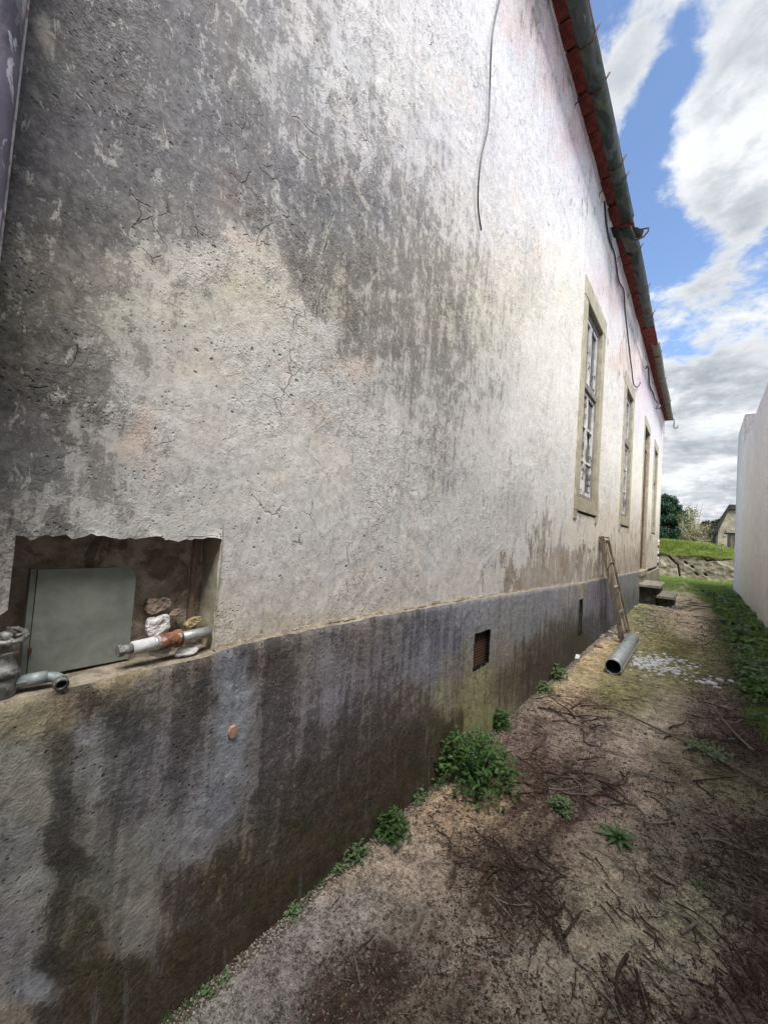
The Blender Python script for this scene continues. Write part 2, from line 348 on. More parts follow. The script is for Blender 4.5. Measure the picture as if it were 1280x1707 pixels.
def plinth_mat():
    g = G('grimy_plinth_render'); T = g.attr('tone')
    n1 = g.noise(4, 9, .68, .5); n2 = g.noise(26, 8, .7, .3); n3 = g.noise(95, 6, .7); st = g.noise(1., 8, .66, .5, g.obj((14, 17, 2.0)))
    f = g.math('ADD', g.math('MULTIPLY_ADD', n1, 2.2, -.05), g.math('MULTIPLY_ADD', n2, 3.0, -1.5))
    f = g.math('ADD', f, g.math('MULTIPLY_ADD', st, 2.6, -1.3)); f = g.math('ADD', f, g.math('MULTIPLY_ADD', n3, 2.4, -1.2))
    col = g.scale(T, g.math('MAXIMUM', f, .22))
    lum = N(g.nt, 'ShaderNodeRGBToBW'); g.L(T, lum.inputs[0]); lum = lum.outputs[0]
    nz = g.math('MULTIPLY_ADD', g.math('ADD', g.math('MULTIPLY', n2, .36), g.math('ADD', g.math('MULTIPLY', st, .34), g.math('MULTIPLY', n3, .30))), 4.6, -1.8)
    cov = g.ramp(g.math('SUBTRACT', g.ramp(lum, .03, .26, 0, 1, False), nz), -.19, .19)
    cb = N(g.nt, 'ShaderNodeCombineXYZ'); unit = N(g.nt, 'ShaderNodeVectorMath', operation='DIVIDE'); g.L(T, unit.inputs[0])
    for i_ in range(3): g.L(g.math('MAXIMUM', lum, .01), cb.inputs[i_])
    g.L(cb.outputs[0], unit.inputs[1]); unit = unit.outputs[0]
    two = g.mix(cov, g.scale(unit, g.ramp(n3, .35, .65, .030, .085)), g.scale(unit, g.ramp(n2, .3, .7, .20, .36)))
    col = g.mix(.72, col, two)
    drip = g.ramp(g.noise(1., 6, .62, .25, g.obj((19, 24, 1.0))), .50, .62); col = g.mix(g.math('MULTIPLY', drip, .30), col, (.028, .027, .026))
    salt = g.ramp(g.noise(1., 6, .65, .3, g.obj((23, 28, 2.6), (.0, .06, .0))), .58, .68); col = g.mix(g.math('MULTIPLY', salt, .40), col, (.27, .28, .285))
    sp = g.ramp(g.noise(42, 6, .6, .3), .60, .68); col = g.mix(g.math('MULTIPLY', sp, .35), col, g.scale(T, 2.1))
    ms = g.attr('moss', 'Fac'); mm = g.ramp(g.math('ADD', ms, g.math('MULTIPLY_ADD', g.noise(11, 8, .7, .4), 2.6, -1.3)), .40, .80)
    col = g.mix(g.math('MULTIPLY', mm, .72), col, g.mix(g.ramp(n2, .35, .65), (.018, .016, .010), (.060, .062, .022)))
    br = g.ramp(g.math('ADD', ms, g.math('MULTIPLY_ADD', g.noise(6, 7, .7, .3, g.obj((1, 1, 1), (2, 1, 0))), 2.6, -1.45)), .30, .6)
    col = g.mix(g.math('MULTIPLY', br, .30), col, (.050, .026, .017))
    col = g.mix(g.ramp(g.noise(7, 4, .6), .5, .66, 0, .45), col, g.mix(1., col, (.99, 1., 1.02), 'MULTIPLY'))
    pt = g.ramp(g.vor(60, 'F1', g.warp(g.tc.outputs['Object'], .02, 30.)), .2, .1); pt = g.math('MULTIPLY', pt, g.ramp(g.noise(10, 3, .5), .5, .58))
    col = g.mix(g.math('MULTIPLY', pt, .6), col, (.02, .018, .016))
    h = g.math('ADD', g.math('MULTIPLY', n2, .9), g.math('MULTIPLY', n3, .5)); h = g.math('SUBTRACT', h, g.math('MULTIPLY', pt, .6))
    return g.done(col, .92, h, .009, 1.)
def ground_mat():
    g = G('worn_concrete_and_dirt'); T = g.attr('tone'); ms = g.attr('moss', 'Fac')
    n1 = g.noise(3.2, 9, .68, .4); n2 = g.noise(17, 9, .72, .3); n3 = g.noise(85, 6, .75); n4 = g.noise(240, 3, .6)
    f = g.math('ADD', g.math('MULTIPLY_ADD', n1, 2.2, -.1), g.math('MULTIPLY_ADD', n2, 3.6, -1.8))
    f = g.math('ADD', f, g.math('MULTIPLY_ADD', n3, 4.2, -2.1)); f = g.math('ADD', f, g.math('MULTIPLY_ADD', n4, 2.8, -1.4))
    col = g.scale(T, g.math('MAXIMUM', f, .25))
    ps = g.noise(1., 7, .7, .6, g.obj((13, 5, 5), (0, 0, .5)))
    dk = g.ramp(g.math('ADD', g.attr('litter', 'Fac'), g.math('MULTIPLY_ADD', g.math('ADD', ps, g.math('MULTIPLY_ADD', n3, .5, g.math('MULTIPLY', n2, .8))), 2.3, -2.65)), .38, .72)
    col = g.mix(g.math('MULTIPLY', dk, .85), col, g.mix(g.ramp(n3, .35, .65), (.030, .017, .012), (.105, .060, .042)))
    mm = g.ramp(g.math('ADD', ms, g.math('MULTIPLY_ADD', g.noise(12, 9, .72, .4), 2.6, -1.3)), .42, .80)
    col = g.mix(g.math('MULTIPLY', mm, .75), col, g.mix(g.ramp(n3, .35, .65), (.035, .038, .010), (.115, .125, .030)))
    gr = g.vor(150, 'F1'); grc = N(g.nt, 'ShaderNodeTexVoronoi'); g.L(g.tc.outputs['Object'], grc.inputs[0]); grc.inputs['Scale'].default_value = 150
    sepc = N(g.nt, 'ShaderNodeSeparateColor'); g.L(grc.outputs['Color'], sepc.inputs[0])
    gm = g.math('MULTIPLY', g.ramp(sepc.outputs[0], .80, .88), g.ramp(gr, .38, .2)); col = g.mix(g.math('MULTIPLY', gm, .6), col, (.42, .38, .32))
    gd = g.math('MULTIPLY', g.ramp(sepc.outputs[1], .74, .82), g.ramp(gr, .38, .2)); col = g.mix(g.math('MULTIPLY', gd, .7), col, (.03, .022, .016))
    h = g.math('ADD', g.math('MULTIPLY', n2, .8), g.math('MULTIPLY', n3, .7)); h = g.math('ADD', h, g.math('MULTIPLY', gm, .35)); h = g.math('ADD', h, g.math('MULTIPLY', n4, .3))
    return g.done(col, .95, h, .018, 1.)
def simple(name, c1, c2, sc=12, rough=.8, bump=.004, metal=0., spec=.3, det=7, contrast=(.35, .65), extra=None, vs=(1, 1, 1)):
    g = G(name); n = g.noise(sc, det, .65, .3, g.obj(vs)); n2 = g.noise(sc*5, 5, .6)
    col = g.mix(g.ramp(n, *contrast), c1, c2); col = g.mix(g.ramp(n2, .35, .7, 0, .35), col, g.scale(col, .55))
    if extra:
        for (esc, lo, hi, ec, amt) in extra:
            col = g.mix(g.ramp(g.noise(esc, 7, .66, .5, g.obj(vs)), lo, hi, 0, amt), col, ec)
    return g.done(col, rough, g.math('ADD', g.math('MULTIPLY', n, .5), g.math('MULTIPLY', n2, .6)), bump, 1., metal, spec)
def leafmat(name, c1, c2, rough=.5, tr=.25, spec=.4):
    g = G(name); oi = N(g.nt, 'ShaderNodeObjectInfo'); n = g.noise(30, 3, .5); g2 = N(g.nt, 'ShaderNodeNewGeometry')
    r = g.math('ADD', g.math('MULTIPLY', oi.outputs['Random'], .5), g.math('MULTIPLY', g2.outputs['Random Per Island'], .5))
    col = g.mix(g.math('ADD', r, g.math('MULTIPLY_ADD', n, .6, -.3), clamp=True), c1, c2)
    g.done(col, rough, n, .002, .5, 0, spec)
    td = N(g.nt, 'ShaderNodeBsdfTranslucent'); g.inp(td.inputs[0], g.scale(col, 1.3)); mx = N(g.nt, 'ShaderNodeMixShader'); mx.inputs[0].default_value = tr
    g.L(g.b.outputs[0], mx.inputs[1]); g.L(td.outputs[0], mx.inputs[2]); g.L(mx.outputs[0], g.out.inputs[0]); return g.m
M = dict(
    plaster=plaster_mat(), plinth=plinth_mat(), ground=ground_mat(),
    mortar=simple('crumbled_mortar', (.40, .32, .25), (.68, .59, .50), 22, .95, .014, extra=[(9, .55, .62, (.07, .045, .03), .6), (5, .58, .66, (.42, .37, .32), .6)]),
    sill=simple('rough_sill_mortar', (.20, .165, .125), (.38, .33, .26), 30, .95, .008, extra=[(14, .55, .63, (.10, .08, .06), .6)]),
    stone=simple('window_surround_stone', (.30, .27, .20), (.44, .40, .31), 9, .85, .003, extra=[(4, .52, .66, (.24, .23, .17), .5)]),
    wood_pale=simple('peeling_white_paint', (.46, .45, .45), (.66, .65, .66), 14, .7, .004, extra=[(17, .53, .58, (.065, .055, .05), .9)], vs=(1, 1, .45)),
    wood_grey=simple('bare_grey_wood', (.12, .105, .10), (.26, .24, .225), 10, .85, .004, vs=(3, 3, .3), extra=[(11, .58, .66, (.55, .54, .52), .7)]),
    door=simple('brown_door_wood', (.075, .038, .028), (.16, .085, .06), 6, .65, .003, vs=(4, 4, .4), extra=[(7, .56, .68, (.24, .17, .14), .5)]),
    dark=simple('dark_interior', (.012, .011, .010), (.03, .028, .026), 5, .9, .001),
    rust=simple('rusty_iron', (.035, .02, .014), (.12, .055, .032), 30, .8, .003, extra=[(50, .55, .65, (.03, .025, .022), .7)]),
    clay=simple('terracotta_tile', (.105, .020, .018), (.20, .040, .029), 11, .85, .003, extra=[(5, .52, .66, (.045, .014, .013), .7)]),
    clay_top=simple('weathered_roof_tile', (.10, .05, .035), (.17, .10, .07), 9, .9, .004, extra=[(12, .52, .6, (.13, .13, .09), .7)]),
    gutter=simple('mossy_zinc', (.040, .050, .047), (.085, .098, .090), 5, .7, .003, spec=.3, extra=[(6, .50, .58, (.012, .022, .016), .85), (9, .56, .66, (.085, .115, .05), .7), (20, .64, .7, (.25, .25, .23), .6)], vs=(1, .5, 1)),
    gutter_b=simple('lichened_beige_gutter', (.11, .098, .072), (.18, .165, .125), 8, .8, .003, extra=[(6, .53, .6, (.11, .12, .06), .7)]),
    black=simple('black_cable_skin', (.012, .012, .013), (.03, .03, .032), 40, .5, .001),
    pvc=simple('dirty_violet_grey_pipe', (.115, .10, .15), (.20, .18, .25), 6, .5, .003, spec=.5, extra=[(16, .55, .59, (.62, .62, .70), .95), (5, .57, .66, (.03, .028, .04), .8), (33, .60, .64, (.5, .5, .58), .8)], vs=(1, 1, .5)),
    plate=simple('painted_grey_green_sheet', (.19, .21, .185), (.28, .305, .27), 6, .45, .0012, spec=.4, extra=[(4, .50, .64, (.13, .14, .11), .6), (25, .58, .66, (.24, .24, .20), .35), (60, .68, .74, (.25, .24, .2), .5)]),
    valve=simple('grey_cast_metal', (.13, .13, .125), (.31, .31, .295), 60, .5, .002, metal=.35, spec=.5, extra=[(45, .52, .6, (.06, .055, .05), .8)]),
    galv=simple('galvanised_pipe', (.36, .37, .36), (.50, .51, .50), 25, .45, .001, metal=.5, spec=.5, extra=[(30, .6, .66, (.15, .12, .1), .6)]),
    fitting=simple('grey_blue_fitting', (.22, .26, .27), (.36, .41, .42), 30, .5, .001, metal=.2, extra=[(40, .58, .66, (.06, .06, .06), .7)]),
    rustpipe=simple('orange_rusted_coupling', (.17, .065, .035), (.33, .17, .11), 40, .85, .003, extra=[(50, .5, .6, (.07, .03, .02), .8), (22, .56, .62, (.5, .45, .42), .7)]),
    whitepaint=simple('chipped_white_paint', (.52, .52, .53), (.68, .68, .69), 20, .6, .003, extra=[(14, .55, .62, (.25, .22, .20), .6), (26, .58, .63, (.30, .07, .05), .8)]),
    shard=simple('white_plaster_shard', (.55, .53, .52), (.72, .70, .69), 40, .9, .003, extra=[(70, .6, .68, (.10, .09, .08), .7)]),
    shard_b=simple('brown_mortar_shard', (.26, .19, .15), (.40, .31, .26), 35, .95, .006),
    shard_y=simple('yellow_mortar_shard', (.36, .28, .15), (.48, .39, .23), 35, .95, .006),
    wall_white=simple('white_masonry_paint', (.77, .77, .77), (.83, .83, .83), 1.2, .8, .0025, extra=[(1.6, .50, .68, (.60, .58, .55), .35), (5, .55, .7, (.64, .62, .59), .3), (35, .66, .72, (.6, .6, .58), .3)]),
    wood_old=simple('weathered_brown_wood', (.10, .075, .055), (.27, .215, .16), 14, .9, .005, vs=(3, 3, .4), extra=[(9, .56, .63, (.45, .38, .28), .8), (14, .54, .62, (.03, .024, .02), .7)]),
    wood_lit=simple('paint_spattered_wood', (.32, .26, .20), (.50, .43, .34), 18, .9, .004, vs=(3, 3, .6), extra=[(12, .54, .6, (.09, .06, .045), .85)]),
    zinc=simple('dull_zinc_pipe', (.36, .375, .385), (.50, .515, .525), 7, .55, .002, metal=.25, spec=.4, extra=[(14, .56, .64, (.12, .13, .12), .6), (40, .66, .7, (.05, .05, .05), .7)]),
    zinc_in=simple('shaded_pipe_inside', (.010, .010, .011), (.04, .04, .042), 20, .9, .001),  # near-black colour paints in the shade inside bores and holes
    concrete=simple('old_step_concrete', (.23, .215, .18), (.40, .375, .32), 16, .95, .006, extra=[(7, .54, .64, (.10, .10, .05), .7)]),
    concrete_d=simple('mossy_dark_concrete', (.022, .022, .016), (.07, .066, .05), 14, .95, .008, extra=[(11, .56, .66, (.10, .10, .07), .6)]),
    gwall=simple('cracked_garden_wall_render', (.22, .19, .14), (.39, .345, .26), 3.4, .95, .02, extra=[(2.1, .54, .64, (.14, .14, .10), .65), (5, .56, .64, (.46, .42, .33), .5), (1.6, .56, .66, (.12, .135, .055), .8)]),
    bstone=simple('beige_rubble_masonry', (.27, .235, .18), (.44, .39, .30), 2.2, .95, .03, extra=[(3.5, .55, .62, (.15, .13, .10), .8), (6, .6, .66, (.52, .48, .38), .6)]),
    twig=simple('dry_dark_twig', (.032, .019, .014), (.095, .062, .048), 60, .9, .001),
    twig_l=simple('dry_pale_twig', (.16, .125, .10), (.29, .24, .20), 60, .9, .001),
    litter=simple('rotting_brown_litter', (.030, .015, .010), (.105, .055, .036), 90, .95, .001),
    grit=simple('pale_grit', (.26, .235, .20), (.48, .45, .40), 200, .9, .001),
    litter_w=simple('white_paint_flakes', (.60, .61, .62), (.80, .80, .80), 60, .8, .001),
    bark=simple('grey_bark', (.10, .085, .065), (.22, .19, .15), 5, .95, .01),
    pale_stem=simple('pale_bare_branches', (.30, .27, .19), (.48, .43, .31), 4, .9, .004),
    weed=leafmat('dark_weed_leaf', (.020, .056, .014), (.105, .205, .048), .45),
    verge=leafmat('bright_verge_leaf', (.045, .105, .02), (.20, .33, .07), .5),
    weed_l=leafmat('pale_weed_leaf', (.075, .13, .055), (.21, .29, .14), .55),
    weed_b=leafmat('blue_green_leaf', (.06, .135, .045), (.18, .29, .12), .5),
    grass=leafmat('grass_blade', (.07, .13, .02), (.24, .34, .07), .6, .35),
    grass_s=leafmat('bank_grass_blade', (.07, .10, .02), (.26, .33, .07), .6, .35),
    conifer=leafmat('conifer_spray', (.006, .026, .014), (.034, .075, .038), .7, .15, .2),
    hedge=leafmat('dark_hedge_leaf', (.010, .018, .010), (.045, .055, .028), .7, .15, .2),
    shrub=leafmat('dry_shrub_leaf', (.06, .075, .025), (.18, .18, .08), .7, .2, .2),
    field=simple('rough_grass_field', (.045, .065, .018), (.12, .16, .04), 3, .95, .02, extra=[(1.2, .5, .65, (.20, .21, .08), .5)]),
    earth=simple('bare_earth', (.10, .08, .055), (.19, .155, .11), 4, .95, .02),
)
def glass_mat():
    g = G('dusty_window_glass'); n = g.noise(5, 6, .6)
    return g.done((.03, .035, .038), g.ramp(n, .4, .8, .03, .16), n, .0008, .4, 0., .9)
M['glass'] = glass_mat()

XP, XW = -.92, -.95          # plinth face, wall face
YE = 14.35                   # far corner of the house
ZS = 5.03                    # underside of the eaves at the wall

# ------------------------------------------------------------------ photo-surveyed colours of the wall (pixel, colour as seen)
KW, KG = .76, .43
g3 = lambda v, a=0, b=0, c=0: (v+a, v+b, v+c)
TW = []
def rowp(y, *xv, t=(0, 0, 0)):
    for i in range(0, len(xv), 2): TW.append((xv[i], y)+tuple(xv[i+1]+q for q in t))
rowp(-150, 50, 95, 300, 110, 600, 160, 850, 175, t=(0, -1, 3))
rowp(40, 60, 92, 130, 98, 200, 112, 300, 100, 400, 122, 500, 150, 600, 165, 700, 178, 800, 188, t=(0, -1, 4))
rowp(130, 60, 88, 130, 100, 200, 98, 300, 108, 400, 112, 480, 135, 570, 150, 670, 168, 780, 182, 860, 195, t=(0, 0, 4))
rowp(220, 50, 82, 120, 92, 200, 98, 300, 103, 400, 110, 500, 128, 600, 145, 700, 160, 800, 178, 900, 200, t=(0, -1, 5))
rowp(300, 40, 72, 130, 100, 220, 104, 320, 110, 420, 108, 520, 118, 620, 125, 720, 150, 820, 175, 920, 200, t=(0, -1, 4))
rowp(370, 40, 72, 120, 78, 200, 100, 300, 122, 400, 118, 500, 112, 600, 118, 690, 125, 780, 155, 860, 175, 950, 198, t=(1, 0, 3))
rowp(440, 30, 110, 110, 112, 180, 138, 260, 152, 350, 160, 440, 162, 520, 118, 600, 115, 690, 122, 780, 140, 860, 170, 950, 200, t=(3, 0, -3))
rowp(510, 20, 88, 90, 110, 170, 142, 260, 160, 350, 168, 420, 172, 480, 160, 560, 120, 640, 122, 740, 125, 830, 155, 940, 198, t=(3, 1, -5))
rowp(580, 20, 78, 90, 88, 160, 140, 250, 158, 350, 172, 440, 180, 520, 168, 580, 135, 650, 118, 740, 125, 830, 155, 900, 185, 940, 196, t=(2, 0, -2))
rowp(650, 20, 75, 90, 95, 130, 125, 220, 158, 320, 172, 420, 185, 500, 188, 560, 175, 620, 150, 680, 130, 750, 130, 820, 150, 880, 182, 940, 196, t=(1, 0, 0))
rowp(720, 20, 115, 70, 112, 120, 118, 200, 150, 300, 176, 400, 190, 500, 192, 600, 188, 680, 155, 740, 145, 800, 160, 870, 190, 930, 196, t=(2, 0, 0))
rowp(790, 20, 112, 80, 112, 140, 135, 210, 150, 300, 175, 400, 190, 500, 193, 600, 190, 680, 178, 740, 150, 790, 172, 840, 180, 920, 196, t=(1, 0, 1))
rowp(850, 30, 130, 100, 135, 170, 152, 250, 168, 340, 180, 450, 192, 550, 192, 650, 190, 750, 185, 820, 165, 850, 160, 920, 192, t=(1, 0, 0))
rowp(920, 380, 182, 470, 190, 570, 188, 670, 185, 770, 182, 850, 185, 930, 180, t=(2, 0, 1))
rowp(985, 0, 140, 380, 175, 470, 182, 570, 180, 670, 178, 760, 178, 850, 172, t=(4, 0, -2))
rowp(1040, 380, 165, 460, 160, 540, 158, 640, 155, t=(6, 0, -8))
TW += [(230, 740, 166, 153, 147), (590, 620, 170, 160, 154), (530, 690, 182, 175, 170), (400, 490, 178, 171, 160), (330, 600, 175, 170, 162),
       (470, 290, 112, 112, 119), (540, 360, 108, 111, 119), (610, 330, 108, 108, 115),
       (960, 300, 190, 184, 190), (985, 420, 196, 196, 200), (1000, 440, 178, 170, 175), (905, 60, 175, 160, 162), (880, 20, 170, 158, 158), (930, 130, 172, 158, 160),
       (960, 230, 168, 150, 152), (1030, 560, 192, 188, 190), (1020, 480, 172, 158, 160), (1040, 600, 172, 158, 150), (1065, 600, 190, 175, 175), (1080, 640, 176, 162, 168),
       (1005, 640, 200, 200, 200), (1010, 800, 200, 198, 196), (1058, 760, 205, 204, 202), (1100, 800, 210, 208, 200), (1080, 940, 190, 180, 170), (1010, 890, 190, 182, 172),
       (960, 900, 186, 180, 172), (920, 940, 176, 166, 155), (1030, 920, 178, 168, 158), (1095, 720, 200, 196, 200), (1100, 690, 190, 182, 188)]
TP = [(50, 1200, 108, 102, 88), (30, 1260, 100, 100, 95), (60, 1330, 108, 106, 100), (20, 1400, 98, 98, 100), (60, 1480, 112, 112, 114), (30, 1560, 105, 103, 108), (60, 1640, 118, 122, 130), (40, 1700, 118, 108, 100),
      (110, 1180, 105, 96, 82), (110, 1240, 72, 70, 62), (110, 1320, 58, 58, 56), (115, 1420, 50, 48, 46), (100, 1500, 60, 58, 50), (90, 1600, 52, 48, 45), (80, 1690, 50, 45, 42),
      (165, 1170, 78, 72, 66), (155, 1230, 100, 100, 105), (150, 1300, 105, 106, 108), (160, 1380, 92, 90, 90), (200, 1210, 70, 70, 72), (230, 1160, 92, 88, 84), (250, 1250, 84, 82, 88), (220, 1320, 84, 82, 86),
      (300, 1150, 80, 76, 74), (310, 1220, 75, 72, 74), (290, 1300, 82, 80, 84), (345, 1110, 80, 72, 65), (335, 1160, 62, 60, 60), (385, 1120, 92, 94, 102), (395, 1160, 118, 122, 130), (380, 1210, 108, 112, 120), (385, 1280, 112, 114, 122), (370, 1360, 98, 100, 108),
      (330, 1420, 112, 112, 118), (270, 1400, 95, 95, 98), (200, 1430, 98, 98, 94), (180, 1500, 100, 100, 95), (150, 1560, 78, 75, 62), (230, 1520, 110, 108, 105), (220, 1570, 105, 103, 100), (170, 1620, 66, 60, 42), (230, 1640, 48, 44, 34), (150, 1680, 52, 44, 35),
      (300, 1500, 70, 64, 60), (350, 1500, 50, 44, 36), (300, 1600, 42, 36, 28), (400, 1460, 58, 52, 42), (440, 1400, 74, 70, 62), (450, 1480, 42, 34, 28), (260, 1690, 38, 32, 26),
      (450, 1110, 72, 66, 66), (450, 1180, 74, 70, 72), (440, 1260, 78, 74, 76), (450, 1340, 72, 68, 68), (500, 1080, 84, 80, 78), (520, 1150, 80, 76, 78), (510, 1230, 74, 70, 72), (520, 1320, 60, 55, 50), (510, 1400, 42, 36, 28), (560, 1100, 92, 90, 96), (545, 1160, 92, 90, 98),
      (580, 1180, 74, 70, 74), (580, 1260, 66, 60, 58), (590, 1330, 50, 43, 36), (600, 1070, 82, 78, 80), (640, 1050, 92, 88, 88), (640, 1120, 80, 76, 82), (640, 1200, 68, 62, 60), (640, 1290, 44, 38, 30), (690, 1050, 84, 84, 92), (700, 1110, 92, 92, 100), (690, 1180, 82, 76, 72), (690, 1240, 52, 46, 36),
      (735, 1060, 80, 80, 90), (750, 1110, 92, 88, 86), (755, 1160, 108, 104, 88), (780, 1170, 122, 120, 90), (800, 1140, 118, 116, 90), (795, 1190, 96, 96, 66), (750, 1210, 62, 58, 40), (780, 1040, 100, 100, 108), (805, 1030, 106, 106, 112), (840, 1040, 108, 108, 110), (845, 1090, 98, 94, 88), (840, 1140, 78, 72, 60),
      (880, 1040, 96, 98, 102), (885, 1090, 74, 68, 60), (900, 1120, 48, 40, 34), (920, 1010, 100, 100, 108), (940, 1060, 70, 64, 56), (950, 990, 118, 114, 116), (975, 1010, 92, 92, 98), (990, 1040, 66, 66, 70), (960, 1075, 34, 32, 24), (1005, 1000, 82, 76, 88), (1030, 990, 86, 88, 98), (1050, 970, 98, 100, 100), (1050, 1000, 76, 80, 76),
      (0, 1150, 110, 100, 85), (200, 1125, 130, 118, 95)]
PE = [(300, 300, -.4), (600, 500, -.4), (100, 600, -.35), (450, 850, -.4), (500, 1000, -.35), (380, 1050, -.2), (640, 1020, -.05), (720, 1000, -.1), (760, 960, -.2), (800, 900, -.3), (830, 975, .12), (860, 975, .85), (900, 974, .75), (1010, 930, .62), (970, 925, .55), (890, 940, .55), (850, 962, .72), (885, 960, .8), (925, 952, .65), (865, 930, .1),
      (935, 930, .66), (955, 942, .78), (950, 900, .1), (970, 900, .1), (985, 930, .55), (1000, 948, .72), (1020, 920, .3), (1035, 900, .2), (1045, 930, .62), (1055, 938, .62), (1090, 940, .3), (1000, 880, .1), (850, 800, -.35), (920, 700, -.45), (900, 400, -.4), (880, 200, -.4),
      (800, 50, -.4), (895, 25, .35), (915, 70, .33), (935, 140, .42), (955, 215, .30), (975, 290, .32), (900, 150, -.3), (930, 250, -.4), (985, 350, .30), (1000, 380, .25), (990, 440, -.1), (1020, 440, .40), (1030, 500, .4), (1045, 560, .42), (1050, 620, .38), (1065, 600, .2),
      (1080, 660, .25), (1060, 680, -.3), (1010, 520, -.3), (1015, 700, -.4), (1095, 730, -.1), (1100, 800, -.2), (600, 690, -.25), (230, 745, .0)]
MO = [(0, 1700, .1), (60, 1600, -.1), (100, 1700, .55), (150, 1600, .25), (230, 1660, .75), (300, 1600, .8), (360, 1560, .85), (350, 1480, .45), (430, 1530, .9), (430, 1440, .45), (500, 1480, .95), (490, 1380, .6), (560, 1400, .9), (560, 1300, .45), (620, 1340, .9), (620, 1250, .3), (680, 1280, .9),
      (680, 1200, .3), (740, 1220, .8), (750, 1170, .2), (790, 1200, .4), (800, 1150, .1), (840, 1180, .5), (850, 1120, .1), (890, 1130, .65), (900, 1080, .2), (930, 1100, .7), (950, 1050, .35), (975, 1065, .8), (990, 1030, .3), (1030, 1020, .5), (1050, 990, .15), (500, 1200, -.1), (400, 1200, -.3), (200, 1300, -.2),
      (100, 1250, -.1), (300, 1350, -.1), (700, 1080, -.3), (850, 1040, -.3), (300, 1120, -.2), (950, 1000, -.3), (230, 1500, .1), (170, 1530, .3), (330, 1400, -.1)]

def wall_grid(ys, zs, holes, xface, relief):
    """sheet in the plane of the wall: returns verts, quads (holes left out)"""
    Y, Z = np.meshgrid(ys, zs); X = np.full_like(Y, xface)+relief(Y, Z)
    v = np.stack([X.ravel(), Y.ravel(), Z.ravel()], 1)
    ny, nz = len(ys), len(zs); j, i = np.meshgrid(np.arange(ny-1), np.arange(nz-1)); a = (i*ny+j).ravel()
    yc = (ys[:-1]+ys[1:])/2; zc = (zs[:-1]+zs[1:])/2; YC, ZC = np.meshgrid(yc, zc); keep = np.ones(YC.size, bool)
    for (a0, a1, b0, b1) in holes: keep &= ~((YC.ravel() > a0) & (YC.ravel() < a1) & (ZC.ravel() > b0) & (ZC.ravel() < b1))
    f = np.stack([a, a+1, a+1+ny, a+ny], 1)[keep]
    return v, f
def ladder_steps(lo, hi, f, marks):
    s = [lo]
    while s[-1] < hi: s.append(s[-1]+f(s[-1]))
    s[-1] = hi; s = np.array(s)
    for m in marks:
        k = np.argmin(abs(s-m)); s[k] = m
    return np.unique(s)

